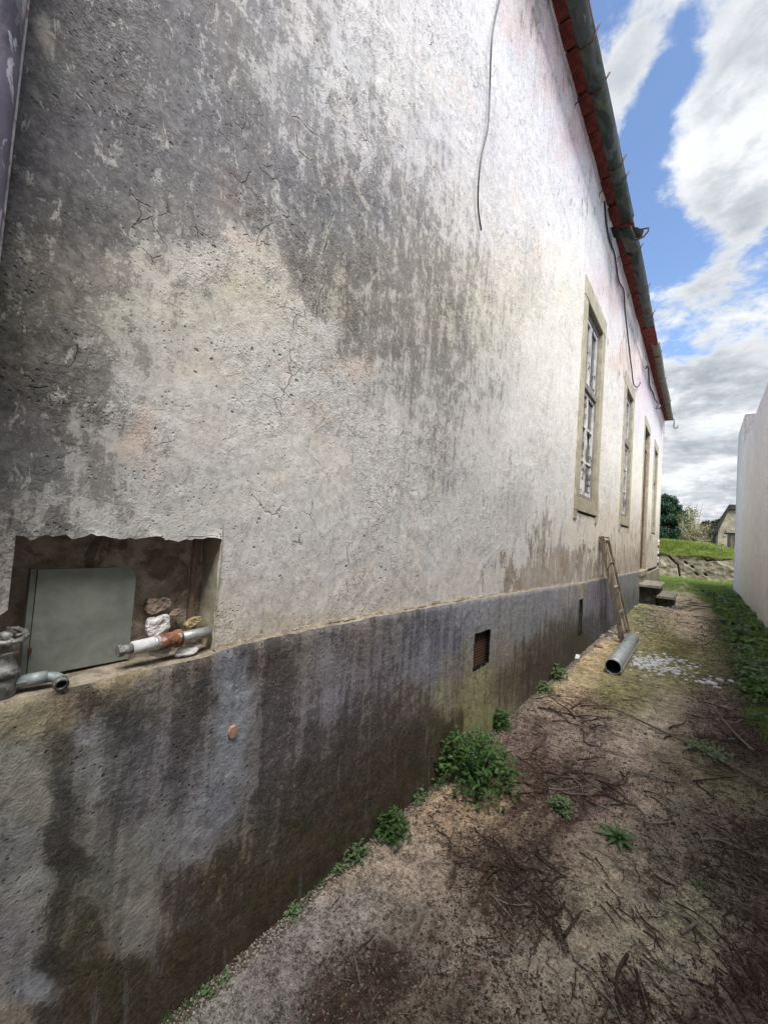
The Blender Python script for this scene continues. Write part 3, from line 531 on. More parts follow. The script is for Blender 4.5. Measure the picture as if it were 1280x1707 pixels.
house = empty('old_house', (-3.4, 7, 0), 'long single-storey old house with blackened peeling limewashed wall, dark plinth and red tiled eaves', 'house')
NI = dict(y0=.119, y1=.505, z0=.80, z1=1.092, depth=.095, zl=.945)   # meter niche
WIN = [(4.02, 5.10, 1.40, 3.80), (6.72, 7.78, 1.40, 3.82), (11.65, 12.75, 1.45, 3.86)]
DOOR = (9.42, 10.55, .66, 3.86)
def build_wall():
    marks_y = [NI['y0'], NI['y1']]+[q for w in WIN for q in (w[0]+.04, w[1]-.04)]+[DOOR[0]+.04, DOOR[1]-.04]
    marks_z = [NI['z0'], NI['z1'], NI['zl'], 1.44, 3.76, 1.49, 3.82]
    ys = ladder_steps(-.6, YE, lambda y: max(.010, .0065*max(y, 0)), marks_y)
    zs = ladder_steps(.60, ZS+.06, lambda z: .0125, marks_z)
    holes = [(NI['y0'], NI['y1'], NI['z0'], NI['z1']), (-.5, NI['y0']+.001, NI['z0'], NI['zl'])]
    holes += [(w[0]+.04, w[1]-.04, 1.44, 3.76) for w in WIN[:2]]+[(WIN[2][0]+.04, WIN[2][1]-.04, 1.49, 3.82), (DOOR[0]+.04, DOOR[1]-.04, .5, 3.82)]
    def relief(Y, Z):
        r = .006*fbm(Y*1.1, Z*1.1, 3, 3)+.0026*fbm(Y*7, Z*7, 4, 9)+.0011*fbm(Y*34, Z*34, 2, 21)
        r += .016*np.clip((Z-4.62)/.02, 0, 1)*(1+.3*fbm(Y*3, Z*3, 2, 5))    # the slightly proud band under the eaves
        return r
    v, f = wall_grid(ys, zs, holes, XW, relief)
    # broken plaster edge over the niche and rounded lower corner of the stub on its left
    n = fbm(v[:, 1]*22, v[:, 1]*0+3, 3, 40); m = (abs(v[:, 2]-NI['z1']) < .001) & (v[:, 1] > NI['y0']-.01) & (v[:, 1] < NI['y1']+.01)
    v[m, 2] += .010*n[m]+.009*fbm(v[m, 1]*70, v[m, 1]*0, 2, 41)-.002; v[m, 0] += .004*n[m]
    m = (abs(v[:, 1]-NI['y1']) < .001) & (v[:, 2] > NI['z0']-.02) & (v[:, 2] < NI['z1']+.01)
    v[m, 1] += .004*fbm(v[m, 2]*40, v[m, 2]*0, 3, 44)
    m = (v[:, 1] > NI['y0']-.022) & (v[:, 1] < NI['y0']+.001) & (v[:, 2] > NI['zl']-.001) & (v[:, 2] < NI['zl']+.02)
    v[m, 2] += .012*((v[m, 1]-NI['y0']+.022)/.022)**2*(1-(v[m, 2]-NI['zl'])/.02)
    px, py = proj(v)
    wx = 9*fbm(v[:, 1]*3, v[:, 2]*3, 3, 60)*np.clip(1.2-v[:, 1]/6, .15, 1); wy = 22*fbm(v[:, 1]*3, v[:, 2]*3, 3, 71)
    kk = np.clip(1.3-v[:, 1]/4, .1, 1); wx = wx+kk*(16*fbm(v[:, 1]*11, v[:, 2]*11, 4, 63)); wy = wy+34*kk*fbm(v[:, 1]*13, v[:, 2]*8, 4, 64)
    T = s2l(idw(px+wx*2.2, py+wy, TW, 3.6))/KW*np.array([1.0, 1., .965])
    me = np_mesh('wall', v, f, M['plaster']); set_attr(me, 'tone', T); set_attr(me, 'peel', idw(px+wx*.4, py+wy*.3, PE, 3., 1)[:, 0])
    o = put('wall', me, house); return o
build_wall()
def build_masonry():
    """the body of the house behind the facade sheet, with real depth"""
    b = MB(); t = .03
    zt = ZS+.05
    # end walls and back wall, set behind the facade
    b.box((-6.9, YE-.28, 0), (XW-.012, YE-.004, zt)); b.box((-6.9, -6, 0), (-6.6, YE-.29, zt)); b.box((-6.9, -6.3, 0), (XW-.012, -6.002, zt))
    me = b.mesh('end_wall', M['wall_white']); put('end_wall', me, house)
    b = MB(); b.box((XW-.02, -6, 0), (XW-.001, -.601, ZS)); put('wall_end', b.mesh('wall_end', M['stone']), house)
    # reveals of the facade: thick walls round each opening
    b = MB()
    for (y0, y1, z0, z1) in WIN+[DOOR]:
        for a in (y0+.02, y1-.04): put('reveal', MB().box((XW-.36, a, z0), (XW-.005, a+.02, z1)).mesh('reveal', M['stone']), house)
        put('reveal', MB().box((XW-.36, y0+.041, z1-.03), (XW-.005, y1-.041, z1-.005)).mesh('reveal', M['stone']), house)
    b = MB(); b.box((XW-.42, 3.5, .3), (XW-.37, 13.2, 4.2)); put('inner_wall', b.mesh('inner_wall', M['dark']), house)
build_masonry()

def ptop(y): return float(np.interp(y, [-1, .5, .514, .65, .88, 1.17, 2.1, 4.2, 6.0, 9.2, 15], [.803, .803, .811, .816, .818, .816, .795, .735, .70, .635, .60]))
GR = (1.955, 2.165, .415, .612)     # vent grille opening
SL = (4.30, 4.46, .2, .72)          # vertical chase cut in the plinth
def build_plinth():
    ys = ladder_steps(-.6, 9.30, lambda y: max(.009, .0065*max(y, 0)), [GR[0], GR[1], SL[0], SL[1]])
    ts = np.linspace(0, 1, 90)
    Y, Tt = np.meshgrid(ys, ts); top = np.interp(ys, np.linspace(-1, 15, 400), [ptop(q) for q in np.linspace(-1, 15, 400)])
    top = top+.003*fbm(ys*9, ys*0, 3, 8)+np.where(ys > .5, .0025*fbm(ys*45, ys*0, 2, 18), 0)
    Z = -.06+(top[None, :]+.06)*Tt
    X = XP+.007*fbm(Y*1.2, Z*1.6, 3, 11)+.0035*fbm(Y*9, Z*9, 4, 13)+.0015*fbm(Y*40, Z*40, 2, 15)+.012*np.clip(.18-Z, 0, .2)/.2
    ce = np.clip((Tt-.985)/.015, 0, 1); X = X-.006*ce
    v = np.stack([X.ravel(), Y.ravel(), Z.ravel()], 1); ny = len(ys); nz = len(ts)
    # level rows near the grille so that its opening is square
    j, i = np.meshgrid(np.arange(ny-1), np.arange(nz-1)); a = (i*ny+j).ravel(); f = np.stack([a, a+1, a+1+ny, a+ny], 1)
    c = v[f].mean(1); keep = ~((c[:, 1] > GR[0]) & (c[:, 1] < GR[1]) & (c[:, 2] > GR[2]) & (c[:, 2] < GR[3]))
    keep &= ~((c[:, 1] > SL[0]) & (c[:, 1] < SL[1]) & (c[:, 2] > SL[2]))
    f = f[keep]
    px, py = proj(v); wy = 16*fbm(v[:, 1]*4, v[:, 2]*4, 3, 61); wx = 14*fbm(v[:, 1]*5, v[:, 2]*2, 3, 62)*np.clip(1.2-v[:, 1]/6, .15, 1)
    kk = np.clip(1.3-v[:, 1]/4, .1, 1); wx = wx+26*kk*fbm(v[:, 1]*16, v[:, 2]*5, 4, 65); wy = wy+30*kk*fbm(v[:, 1]*14, v[:, 2]*9, 4, 66)
    me = np_mesh('plinth', v, f, M['plinth']); set_attr(me, 'tone', s2l(idw(px+wx, py+wy, TP, 4.))/KW*1.30*np.array([1.0, 1., .97])); set_attr(me, 'moss', idw(px, py, MO, 3., 1)[:, 0]-.20)
    o = put('plinth', me, house)
    # ledge on top of the plinth
    b = MB()
    for k in range(len(ys)-1):
        y0, y1 = ys[k], ys[k+1]
        z0, z1 = top[k], top[k+1]; xa, xb = X[-1, k], X[-1, k+1]
        back = XW-.02 if y0 > NI['y1'] else XW-NI['depth']-.004
        r0 = .010 if y0 > NI['y1'] else .004
        b.add([(xa, y0, z0), (xb, y1, z1), (back, y1, z1+r0), (back, y0, z0+r0)], [(0, 1, 2, 3)])
    me = b.mesh('plinth_ledge', M['sill'], True); put('plinth_ledge', me, house)
    # mortar fillet with broken lumps between plinth and wall
    b = MB(); y = NI['y1']+.003
    while y < 9.2:
        L = rnd.uniform(.03, .09)*(1+y*.25); h = rnd.uniform(.004, .011)+(.012 if 1.5 < y < 2.1 and rnd.random() < .6 else 0)
        if not (SL[0]-L < y < SL[1]) and rnd.random() < .8:
            z = ptop(y)+.004; w = rnd.uniform(.006, .016)
            b.add([(XW-.01, y, z), (XW+w, y+rnd.uniform(0, .01), z), (XW+w*.8, y+L*.9, z), (XW-.01, y+L, z), (XW-.01, y+.1*L, z+h), (XW+w*.5, y+.3*L, z+h*.8), (XW+w*.5, y+.8*L, z+h*.7), (XW-.01, y+.9*L, z+h)],
                  [(0, 1, 5, 4), (1, 2, 6, 5), (2, 3, 7, 6), (4, 5, 6, 7)])
        y += L*rnd.uniform(.9, 1.3)
    put('mortar_crumbs', b.mesh('mortar_crumbs', M['sill']), house)['kind'] = 'stuff'
    # grille reveal and louvres
    g0, g1, h0, h1 = GR; b = MB()
    b.box((XP-.07, g0-.012, h0-.012), (XP-.004, g0+.002, h1+.012)); b.box((XP-.07, g1-.002, h0-.012), (XP-.004, g1+.012, h1+.012))
    b.box((XP-.07, g0+.003, h1-.002), (XP-.004, g1-.003, h1+.012)); b.box((XP-.07, g0+.003, h0-.012), (XP-.004, g1-.003, h0+.004))
    put('vent_surround', b.mesh('vent_surround', M['plinth']), house)
    gr = MB(); gr.box((XP-.09, g0-.01, h0-.01), (XP-.072, g1+.01, h1+.01)); gv = put('vent_backing', gr.mesh('vent_backing', M['dark']), house)
    sm = MB(); sm.add([(0, 0, 0), (0, g1-g0-.008, 0), (-.020, g1-g0-.008, .012), (-.020, 0, .012), (0, 0, -.004), (0, g1-g0-.008, -.004), (-.020, g1-g0-.008, .008), (-.020, 0, .008)], [(0, 1, 2, 3), (7, 6, 5, 4), (0, 4, 5, 1), (3, 2, 6, 7)])
    smm = sm.mesh('louvre', M['rust'])
    n = 12
    for k in range(n): put('louvre', smm, house, (XP-.022, g0+.004, h0+.010+(h1-h0-.014)*k/n), (0, rnd.uniform(-.05, .05), 0))
    # chase in the plinth: recess, pale mortar plug at its head
    b = MB(); b.box((XP-.08, SL[0]-.01, .1), (XP-.045, SL[1]+.01, .8)); b.box((XP-.045, SL[0]-.012, .1), (XP-.006, SL[0]+.004, .72)); b.box((XP-.045, SL[1]-.004, .1), (XP-.006, SL[1]+.012, .72)); put('chase', b.mesh('chase', M['concrete_d']), house)
    b = MB(); b.box((XP-.044, SL[0]+.005, .56), (XP+.006, SL[1]-.005, .735), .004); put('mortar_plug', b.mesh('mortar_plug', M['stone'], bevel=.006), house)
    # pale chip knocked out of the render, brick showing
    c = onx(388, 1220, XP+.002); b = MB(); pts = []
    for k in range(11):
        a = 2*PI*k/11; pts.append((rnd.uniform(.9, 1.1)*.011*math.cos(a), rnd.uniform(.85, 1.15)*.017*math.sin(a)))
    vs = [(c[0]+.004, c[1]+p, c[2]+q) for p, q in pts]+[(c[0]-.01, c[1]+p*1.2, c[2]+q*1.2) for p, q in pts]
    b.add(vs, [tuple(range(11))]+[(k, (k+1) % 11, 11+(k+1) % 11, 11+k) for k in range(11)]); put('exposed_brick', b.mesh('exposed_brick', simple('exposed_pink_brick', (.34, .20, .14), (.46, .30, .22), 60, .95, .003)), house)
build_plinth()

def build_niche():
    y0, y1, z0, z1, d, zl = NI['y0'], NI['y1'], NI['z0'], NI['z1'], NI['depth'], NI['zl']; xb = XW-d
    # rough back, sides and head, as displaced sheets
    def sheet(name, org, U, V, nu, nv, nrm, amp, mat):
        u, w = np.meshgrid(np.linspace(0, 1, nu), np.linspace(0, 1, nv)); org, U, V, nrm = map(np.array, (org, U, V, nrm))
        dd = amp*(fbm(u*7*np.linalg.norm(U)/.3, w*7*np.linalg.norm(V)/.3, 4, hash(name) % 50 if False else len(name)*7))
        p = org+u[..., None]*U+w[..., None]*V+dd[..., None]*nrm
        v = p.reshape(-1, 3); j, i = np.meshgrid(np.arange(nu-1), np.arange(nv-1)); a = (i*nu+j).ravel()
        put(name, np_mesh(name, v, np.stack([a, a+1, a+1+nu, a+nu], 1), mat), house)
    sheet('niche_back', (xb, -.5, z0-.03), (0, y1+.05+.5, 0), (0, 0, z1-z0+.08), 120, 60, (1, 0, 0), .010, M['mortar'])
    sheet('niche_side', (XW+.001, y1+.003, z0-.03), (-d-.01, 0.0, 0), (0, 0, z1-z0+.07), 24, 60, (0, -1, 0), .004, M['stone'])
    sheet('niche_head', (XW-.002, -.5, z1+.006), (-d-.01, 0, .002), (0, y1+.5+.02, 0), 20, 120, (0, 0, -1), .006, M['mortar'])
    # thickness of the plaster stub on the left
    b = MB(); b.box((XW-.05, -.5, zl+.004), (XW-.004, y0-.006, z1+.1)); b.box((XW-.03, y0-.0065, zl+.016), (XW-.002, y0-.001, z1+.04)); put('plaster_stub', b.mesh('plaster_stub', M['stone']), house)
    # vertical groove in the back right corner
    b = MB(); gy = onx(330, 980, xb+.02)[1]; b.box((xb-.01, y1-.030, z0), (xb+.012, y1-.018, z1+.03), .002); put('corner_strip', b.mesh('corner_strip', M['shard_b']), house)
build_niche()

def build_window(i, y0, y1, z0, z1):
    lab = ['weathered window nearest the camera', 'middle window of the facade', 'far window beyond the door'][i]
    # stone surround: jambs, lintel, sill with two feet (each a stone of its own)
    x1 = XW+.012; xr = XW-.075; w = .165 if i < 2 else .15
    wn = put('window', MB().box((XW-.125, y0+w+.004, z0+.20), (XW-.105, y1-w-.004, z0+.25)).mesh('window', M['wood_grey']), house); wn['label'] = lab
    def st(a, b_): put('surround_stone', MB().box(a, b_, .002).mesh('surround_stone', M['stone'], bevel=.004), wn)
    st((xr, y0, z0+.20), (x1, y0+w, z1-.202)); st((xr, y1-w, z0+.20), (x1, y1, z1-.202)); st((xr, y0-.003, z1-.2), (x1+.003, y1+.003, z1))
    sb = MB(); sb.box((xr, y0, z0+.06), (x1+.004, y1, z0+.196)); sb.box((xr+.02, y0+.002, z0-.03), (x1+.002, y0+.10, z0+.058)); sb.box((xr+.02, y1-.10, z0-.03), (x1+.002, y1-.002, z0+.058))
    put('sill', sb.mesh('sill', M['stone'], bevel=.003), wn)
    # timber frame, set back in the reveal
    fx0, fx1 = XW-.075, XW-.028; a, b_, c, d = y0+w+.003, y1-w-.003, z0+.203, z1-.206; tz = d-.80
    fr = MB(); fr.box((fx0, a, c), (fx1, a+.045, d)); fr.box((fx0, b_-.045, c), (fx1, b_, d)); fr.box((fx0, a+.046, d-.06), (fx1, b_-.046, d)); fr.box((fx0, a+.046, tz-.035), (fx1+.014, b_-.046, tz+.03)); fr.box((fx0, a+.046, c), (fx1, b_-.046, c+.05))
    put('frame', fr.mesh('frame', M['wood_grey'], bevel=.003), wn)
    ym = (a+b_)/2
    for s, (ya, yb) in enumerate(((a+.048, ym-.002), (ym+.002, b_-.048))):
        for (za, zb, up) in ((tz+.033, d-.063, 1), (c+.053, tz-.038, 0)):
            sx = MB(); q = .038; X0, X1 = fx0+.006, fx1-.008
            sx.box((X0, ya, za), (X1, ya+q, zb)); sx.box((X0, yb-q, za), (X1, yb, zb)); sx.box((X0, ya+q, za), (X1, yb-q, za+q)); sx.box((X0, ya+q, zb-q), (X1, yb-q, zb))
            if not up: 
                for k in (1, 2): zz = za+(zb-za)*k/3; sx.box((X0+.004, ya+q, zz-.012), (X1-.003, yb-q, zz+.012))
            put('sash', sx.mesh('sash', M['wood_pale']), wn)
            if up: put('pane', MB().box((X0+.012, ya+q, za+q), (X0+.016, yb-q, zb-q)).mesh('pane', M['glass']), wn)
            else:
                H = (zb-za)/3
                for k in range(3):
                    if (s, k) == (0, 0) and i < 2: continue      # missing pane
                    z_a = za+H*k+(q if k == 0 else .012); z_b = za+H*(k+1)-(q if k == 2 else .012)
                    vs = [(ya+q, z_a), (yb-q, z_a), (yb-q, z_b), (ya+q, z_b)]
                    if k == 1 and s == 1: vs = [(ya+q, z_a), (yb-q, z_a), (yb-q, z_b-.1), ((ya+yb)/2, z_b-.22), (ya+q+.03, z_b)]   # broken glass
                    n = len(vs); put('pane', MB().add([(X0+.012, p, r) for p, r in vs]+[(X0+.016, p, r) for p, r in vs], [tuple(range(n)), tuple(range(n, 2*n))]+[(j, (j+1) % n, n+(j+1) % n, n+j) for j in range(n)]).mesh('pane', M['glass']), wn)
                # peeling inner shutter behind the glass, two boards
                hw = (yb-ya)/2
                for k in range(2): put('shutter_board', MB().box((X0-.035, ya+hw*k+.003, za+.02), (X0-.013, ya+hw*(k+1)-.002, zb-.01-.12*k*s), .003).mesh('shutter_board', M['wood_pale']), wn)
for i, w in enumerate(WIN): build_window(i, *w)
def build_door():
    y0, y1, z0, z1 = DOOR; x1 = XW+.012; w = .13
    dr = put('door', MB().box((XW-.075, y0+w, z1-.60), (XW-.03, y1-w, z1-.55)).mesh('door', M['door']), house)
    for (a, b_) in (((XW-.07, y0, z0-.06), (x1, y0+w, z1-.182)), ((XW-.07, y1-w, z0-.06), (x1, y1, z1-.182)), ((XW-.07, y0-.003, z1-.18), (x1+.003, y1+.003, z1))):
        put('surround_stone', MB().box(a, b_, .002).mesh('surround_stone', M['stone'], bevel=.004), dr)
    ym = (y0+y1)/2
    for (ya, yb) in ((y0+w+.003, ym-.003), (ym+.003, y1-w-.003)):
        b = MB(); b.box((XW-.075, ya, z0), (XW-.040, yb, z1-.62)); lf = put('door_leaf', b.mesh('door_leaf', M['door']), dr)
        for (za, zb) in ((z0+.12, z0+.8), (z0+.92, z0+1.6), (z0+1.72, z1-.74)):
            put('panel', MB().box((XW-.039, ya+.07, za), (XW-.028, yb-.07, zb)).mesh('panel', M['door'], bevel=.004), lf)
    put('transom_pane', MB().box((XW-.07, y0+w, z1-.545), (XW-.065, y1-w, z1-.19)).mesh('transom_pane', M['glass']), dr)
    put('handle', MB().tube([(XW-.045, ym-.03, z0+1.05), (XW-.0, ym-.03, z0+1.05), (XW-.0, ym-.12, z0+1.05)], .009).mesh('handle', M['rust']), dr)
    put('threshold', MB().box((XW-.1, y0-.04, z0-.13), (XW+.06, y1+.04, z0-.02), .004).mesh('threshold', M['stone'], bevel=.006), dr)
build_door()
def build_far_plinth():
    b = MB(); b.box((XW-.1, 9.305, -.05), (XP+.002, YE, .52)); put('plinth_end', b.mesh('plinth_end', M['gwall']), house)
    # broken corner beside the last window where the render has fallen: stones exposed
    for k in range(9):
        z = .62+k*.085; put('exposed_stone', MB().box((XW-.03, YE-.42+rnd.uniform(-.03, .03), z), (XW+.018, YE-.12+rnd.uniform(-.06, .05), z+.07), .008).mesh('exposed_stone', M['wall_white'] if k % 3 else M['dark'], bevel=.008), house)
build_far_plinth()

# ------------------------------------------------------------------ eaves, tiles, gutter
def build_roof():
    roof = put('roof', MB().add([(-.73, -6.4, ZS+.045), (-.73, YE+.12, ZS+.045), (-4.2, YE+.12, 6.9), (-4.2, -6.4, 6.9), (-.73, -6.4, ZS+.085), (-.73, YE+.12, ZS+.085), (-4.2, YE+.12, 6.97), (-4.2, -6.4, 6.97), (-7.6, -6.4, ZS+.05), (-7.6, YE+.12, ZS+.05), (-7.6, -6.4, ZS+.09), (-7.6, YE+.12, ZS+.09)],
                [(3, 2, 1, 0), (4, 5, 6, 7), (0, 1, 5, 4), (8, 9, 2, 3), (7, 6, 11, 10), (1, 2, 6, 5), (9, 11, 6, 2), (8, 10, 11, 9)]).mesh('roof', M['clay']), house)
    # flat clay tiles of the eaves seen from below, one after another
    ms = []
    for k in range(5):
        b = MB(); b.box((-.98, .004, 0), (-.722, .196, .022), .0025); ms.append(b.mesh('clay_tile', M['clay'], bevel=.004))
    y = -.4; k = 0
    while y < YE-.02:
        put('clay_tile', ms[k % 5], roof, (rnd.uniform(-.006, .006), y, ZS-.012+rnd.uniform(-.004, .004)), (rnd.uniform(-.015, .015), rnd.uniform(.0, .03), rnd.uniform(-.02, .02))); y += .2; k += 1
    # curved cover tiles on top, their ends over the gutter
    b = MB(); b.hollow((-.80, 0, .02), (-1.2, 0, .22), .085, .070, 10, -.1, PI+.1); cm = b.mesh('cover_tile', M['clay_top'], True)
    y = -.4
    while y < YE+.05: put('cover_tile', cm, roof, (0, y, ZS+.045+rnd.uniform(-.006, .006)), (0, 0, rnd.uniform(-.03, .03))); y += .21
    # gutter: old green half-round lengths, a gap, a beige length at the far end
    gt = None
    gx = lambda y: float(np.interp(y, [0, 3, 5, 8, 14], [-.768, -.764, -.744, -.748, -.760]))
    def seg(ya, yb, mat, dz=0, dx=0, tilt=0):
        nonlocal gt
        b = MB(); n = max(2, int((yb-ya)/.12)); R0 = .059; m = 15; vs = []; fs = []
        for j in range(n+1):
            y = ya+(yb-ya)*j/n; sx = gx(y)+dx+.006*math.sin(y*2.3); sz = ZS-.100+dz+.008*math.sin(y*1.7)+tilt*(y-ya)
            for R in (R0, R0-.006):
                for q in range(m+1):
                    g = PI*1.02+q/m*PI*.98+.0; vs.append((sx+R*math.cos(g)*1.02, y, sz+R*math.sin(g)*(1.05)+(.004*math.sin(q+y*9) if R == R0 else 0)))
        w = 2*(m+1)
        for j in range(n):
            for q in range(m):
                A = j*w+q; fs += [(A, A+1, A+1+w, A+w), (A+m+1, A+m+1+w, A+m+2+w, A+m+2)]
            fs += [(j*w, (j+1)*w, (j+1)*w+m+1, j*w+m+1), (j*w+m, j*w+2*m+1, (j+1)*w+2*m+1, (j+1)*w+m)]
        for e in (0, n):
            for q in range(m): A = e*w+q; fs.append((A, A+1, A+m+2, A+m+1))
        o = put('gutter', b.add(vs, fs).mesh('gutter', mat, True), house)
        # rolled front bead
        put('gutter_bead', MB().tube([(gx(y)+dx+R0*1.0+.006*math.sin(y*2.3), y, ZS-.098+dz+.008*math.sin(y*1.7)+tilt*(y-ya)) for y in np.linspace(ya, yb, n+1)], .006, 6).mesh('gutter_bead', mat, True), o)
        return o
    seg(-1.2, 4.98, M['gutter']); g2 = seg(5.22, 7.62, M['gutter'], -.012, .0, -.006); seg(8.42, 10.2, M['gutter_b'], -.02, .01); seg(10.16, 13.6, M['gutter_b'], -.028, .012)
    # iron brackets: strap round the gutter and a tie back to the wall
    for y, tie in ((1.7, 1), (2.92, 0), (3.30, 1), (4.15, 0), (4.36, 1), (5.55, 1), (6.5, 1), (7.3, 0), (8.9, 1), (10.4, 1), (12.1, 1), (13.3, 0)):
        dz = 0 if y < 5.1 else -.014 if y < 8 else -.024
        arc = [(gx(y)+.066*math.cos(g)*1.02, y, ZS-.100+dz+.069*math.sin(g)*1.05) for g in np.linspace(PI*.98, 2*PI+.12, 14)]; arc.append((gx(y)+.066*1.05+.022, y+.004, ZS-.05+dz))
        put('gutter_bracket', MB().tube(arc, .0075, 5).mesh('gutter_bracket', M['rust'], True), house)
        if tie: put('iron_tie', MB().tube([(-.84, y, ZS-.10), (XW+.02, y+.02, ZS-.14), (XW+.012, y+.02, ZS-.19)], .006, 5).mesh('iron_tie', M['rust'], True), house)
    # broken end of the first length, twisted, with an empty strap sticking out
    b = MB(); b.hollow((-.76, 4.96, 4.86), (-.72, 5.30, 4.80), .085, .079, 12, PI*1.0, PI*1.75); bg = put('bent_gutter_end', b.mesh('bent_gutter_end', M['gutter'], True), house)
    put('crumpled_sheet', MB().add([(-.93, 5.0, 4.93), (-.80, 4.98, 4.86), (-.66, 5.05, 4.84), (-.60, 5.12, 4.82), (-.92, 5.16, 4.90), (-.80, 5.18, 4.83), (-.67, 5.22, 4.80), (-.63, 5.20, 4.79), (-.92, 5.08, 4.90), (-.79, 5.08, 4.82)],
                                    [(0, 1, 9, 8), (1, 2, 6, 9), (2, 3, 7, 6), (8, 9, 5, 4), (9, 6, 5)]).mesh('crumpled_sheet', M['gutter']), house)
    put('gutter_bracket', MB().tube([(-.90, 5.08, 4.92), (-.72, 5.10, 4.86), (-.60, 5.12, 4.84), (-.555, 5.12, 4.83), (-.56, 5.12, 4.79), (-.60, 5.12, 4.745), (-.65, 5.12, 4.735), (-.70, 5.1, 4.745)], .009, 6).mesh('gutter_bracket', M['rust'], True), house)
    # thin pipe stub and hook at the far end of the gutter
    put('gutter_hook', MB().tube([(-.66, 13.62, 4.86), (-.66, 13.64, 4.74), (-.67, 13.64, 4.66), (-.64, 13.64, 4.60), (-.59, 13.64, 4.60), (-.57, 13.64, 4.66)], .017, 7).mesh('gutter_hook', M['gutter_b'], True), house)
    for q, yy in enumerate((12.0, 12.35)):
        c = onx(1097+8*q, 677+q*1.5, XW+.06); put('insulator', MB().lathe(c, [(.02, -.05), (.045, -.03), (.03, 0), (.045, .02), (.02, .045)], 10, 'y').mesh('insulator', M['whitepaint'], True), house)
        put('insulator_hook', MB().tube([c+np.array([-.08, 0, -.02]), c+np.array([-.03, .0, -.07]), c+np.array([.03, 0, -.07]), c+np.array([.06, 0, 0])], .012, 6).mesh('insulator_hook', M['rust'], True), house)
build_roof()
# downpipe at the near end of the facade
dp = MB(); pts = [(XW+.050+.004*math.sin(z*2), onx(18, 30, XW+.05)[1]-.050+0*z, z) for z in np.linspace(1.60, 5.0, 18)]
py0 = onx(24, 200, XW+.05)[1]-.036
dp.tube([(XW+.050, py0, z) for z in np.linspace(1.2, 5.0, 18)], .036, 16); put('downpipe', dp.mesh('downpipe', M['pvc'], True), house)
put('pipe_seam', MB().tube([(XW+.034, py0+.036, z) for z in np.linspace(1.2, 5.0, 18)], .004, 5).mesh('pipe_seam', M['whitepaint'], True), house)

# ------------------------------------------------------------------ cables on the wall
def smooth_path(P, n=6):
    P = [np.array(p, float) for p in P]; out = []
    for i in range(len(P)-1):
        p0, p1, p2, p3 = P[max(i-1, 0)], P[i], P[i+1], P[min(i+2, len(P)-1)]
        for k in range(n):
            t = k/n; out.append(.5*((2*p1)+(-p0+p2)*t+(2*p0-5*p1+4*p2-p3)*t*t+(-p0+3*p1-3*p2+p3)*t**3))
    out.append(P[-1]); return out
P = [onx(a, b, XW+.025+.01*math.sin(b*.03)) for a, b in ((845, -60), (832, 0), (820, 60), (816, 150), (813, 210), (802, 260), (797, 310), (797, 350), (802, 384))]
tag(MB().tube(smooth_path(P), .0042, 6).obj('cable', M['black'], smooth=True), 'loose black cable dangling in the middle of the stained wall', 'cable')
P = [onx(a, b, XW+.03) for a, b in ((1007, 335), (1010, 370), (1015, 399), (1024, 425), (1030, 465), (1039, 485), (1041, 515), (1045, 553), (1050, 598), (1052, 613), (1055, 638), (1059.5, 645), (1064, 643), (1067, 637))]
tag(MB().tube(smooth_path(P), .009, 6).obj('cable', M['black'], smooth=True), 'thin black cable sagging below the eaves between the first two windows', 'cable')
P = [onx(a, b, XW+.03) for a, b in ((1076, 614), (1080, 612), (1082, 640), (1088, 655), (1091, 665), (1096, 672))]
tag(MB().tube(smooth_path(P), .012, 6).obj('cable', M['black'], smooth=True), 'short dark cable running under the beige gutter to two insulators', 'cable')

# ------------------------------------------------------------------ things in the niche
def rounded(cy0, cy1, cz0, cz1, r, n=6):
    pts = [(cy0, cz0), (cy1, cz0)]
    for k in range(n+1): a = PI/2*k/n; pts.append((cy1-r+r*math.cos(a), cz1-r+r*math.sin(a)))
    pts.append((cy0, cz1)); return pts
def ext(pts, x0, x1, name, mat, parent=None, bevel=0.):
    n = len(pts); return put(name, MB().add([(x0, a, b) for a, b in pts]+[(x1, a, b) for a, b in pts], [tuple(range(n)), tuple(range(n, 2*n))]+[(j, (j+1) % n, n+(j+1) % n, n+j) for j in range(n)]).mesh(name, mat, bevel=bevel), parent)
xc = XW-.048
pa, pb = onx(57, 950, xc), onx(222, 1020, xc); pa[1] = onx(56, 1030, xc)[1]
mb = empty('meter_cover', (xc, pa[1], .81), 'grey-green sheet metal cover standing in the wall niche', 'metal cover')
ext(rounded(pa[1], pb[1], .812, pa[2], .030), xc-.012, xc, 'cover_sheet', M['plate'], mb)
put('side_flange', MB().box((xc-.03, pa[1]-.010, .812), (xc-.004, pa[1]-.001, pa[2]+.001)).mesh('side_flange', M['plate']), mb)
put('hinge', MB().tube([(xc+.001, pa[1]-.0005, .86), (xc+.001, pa[1]-.0005, .87)], .003, 6).mesh('hinge', M['rust']), mb)
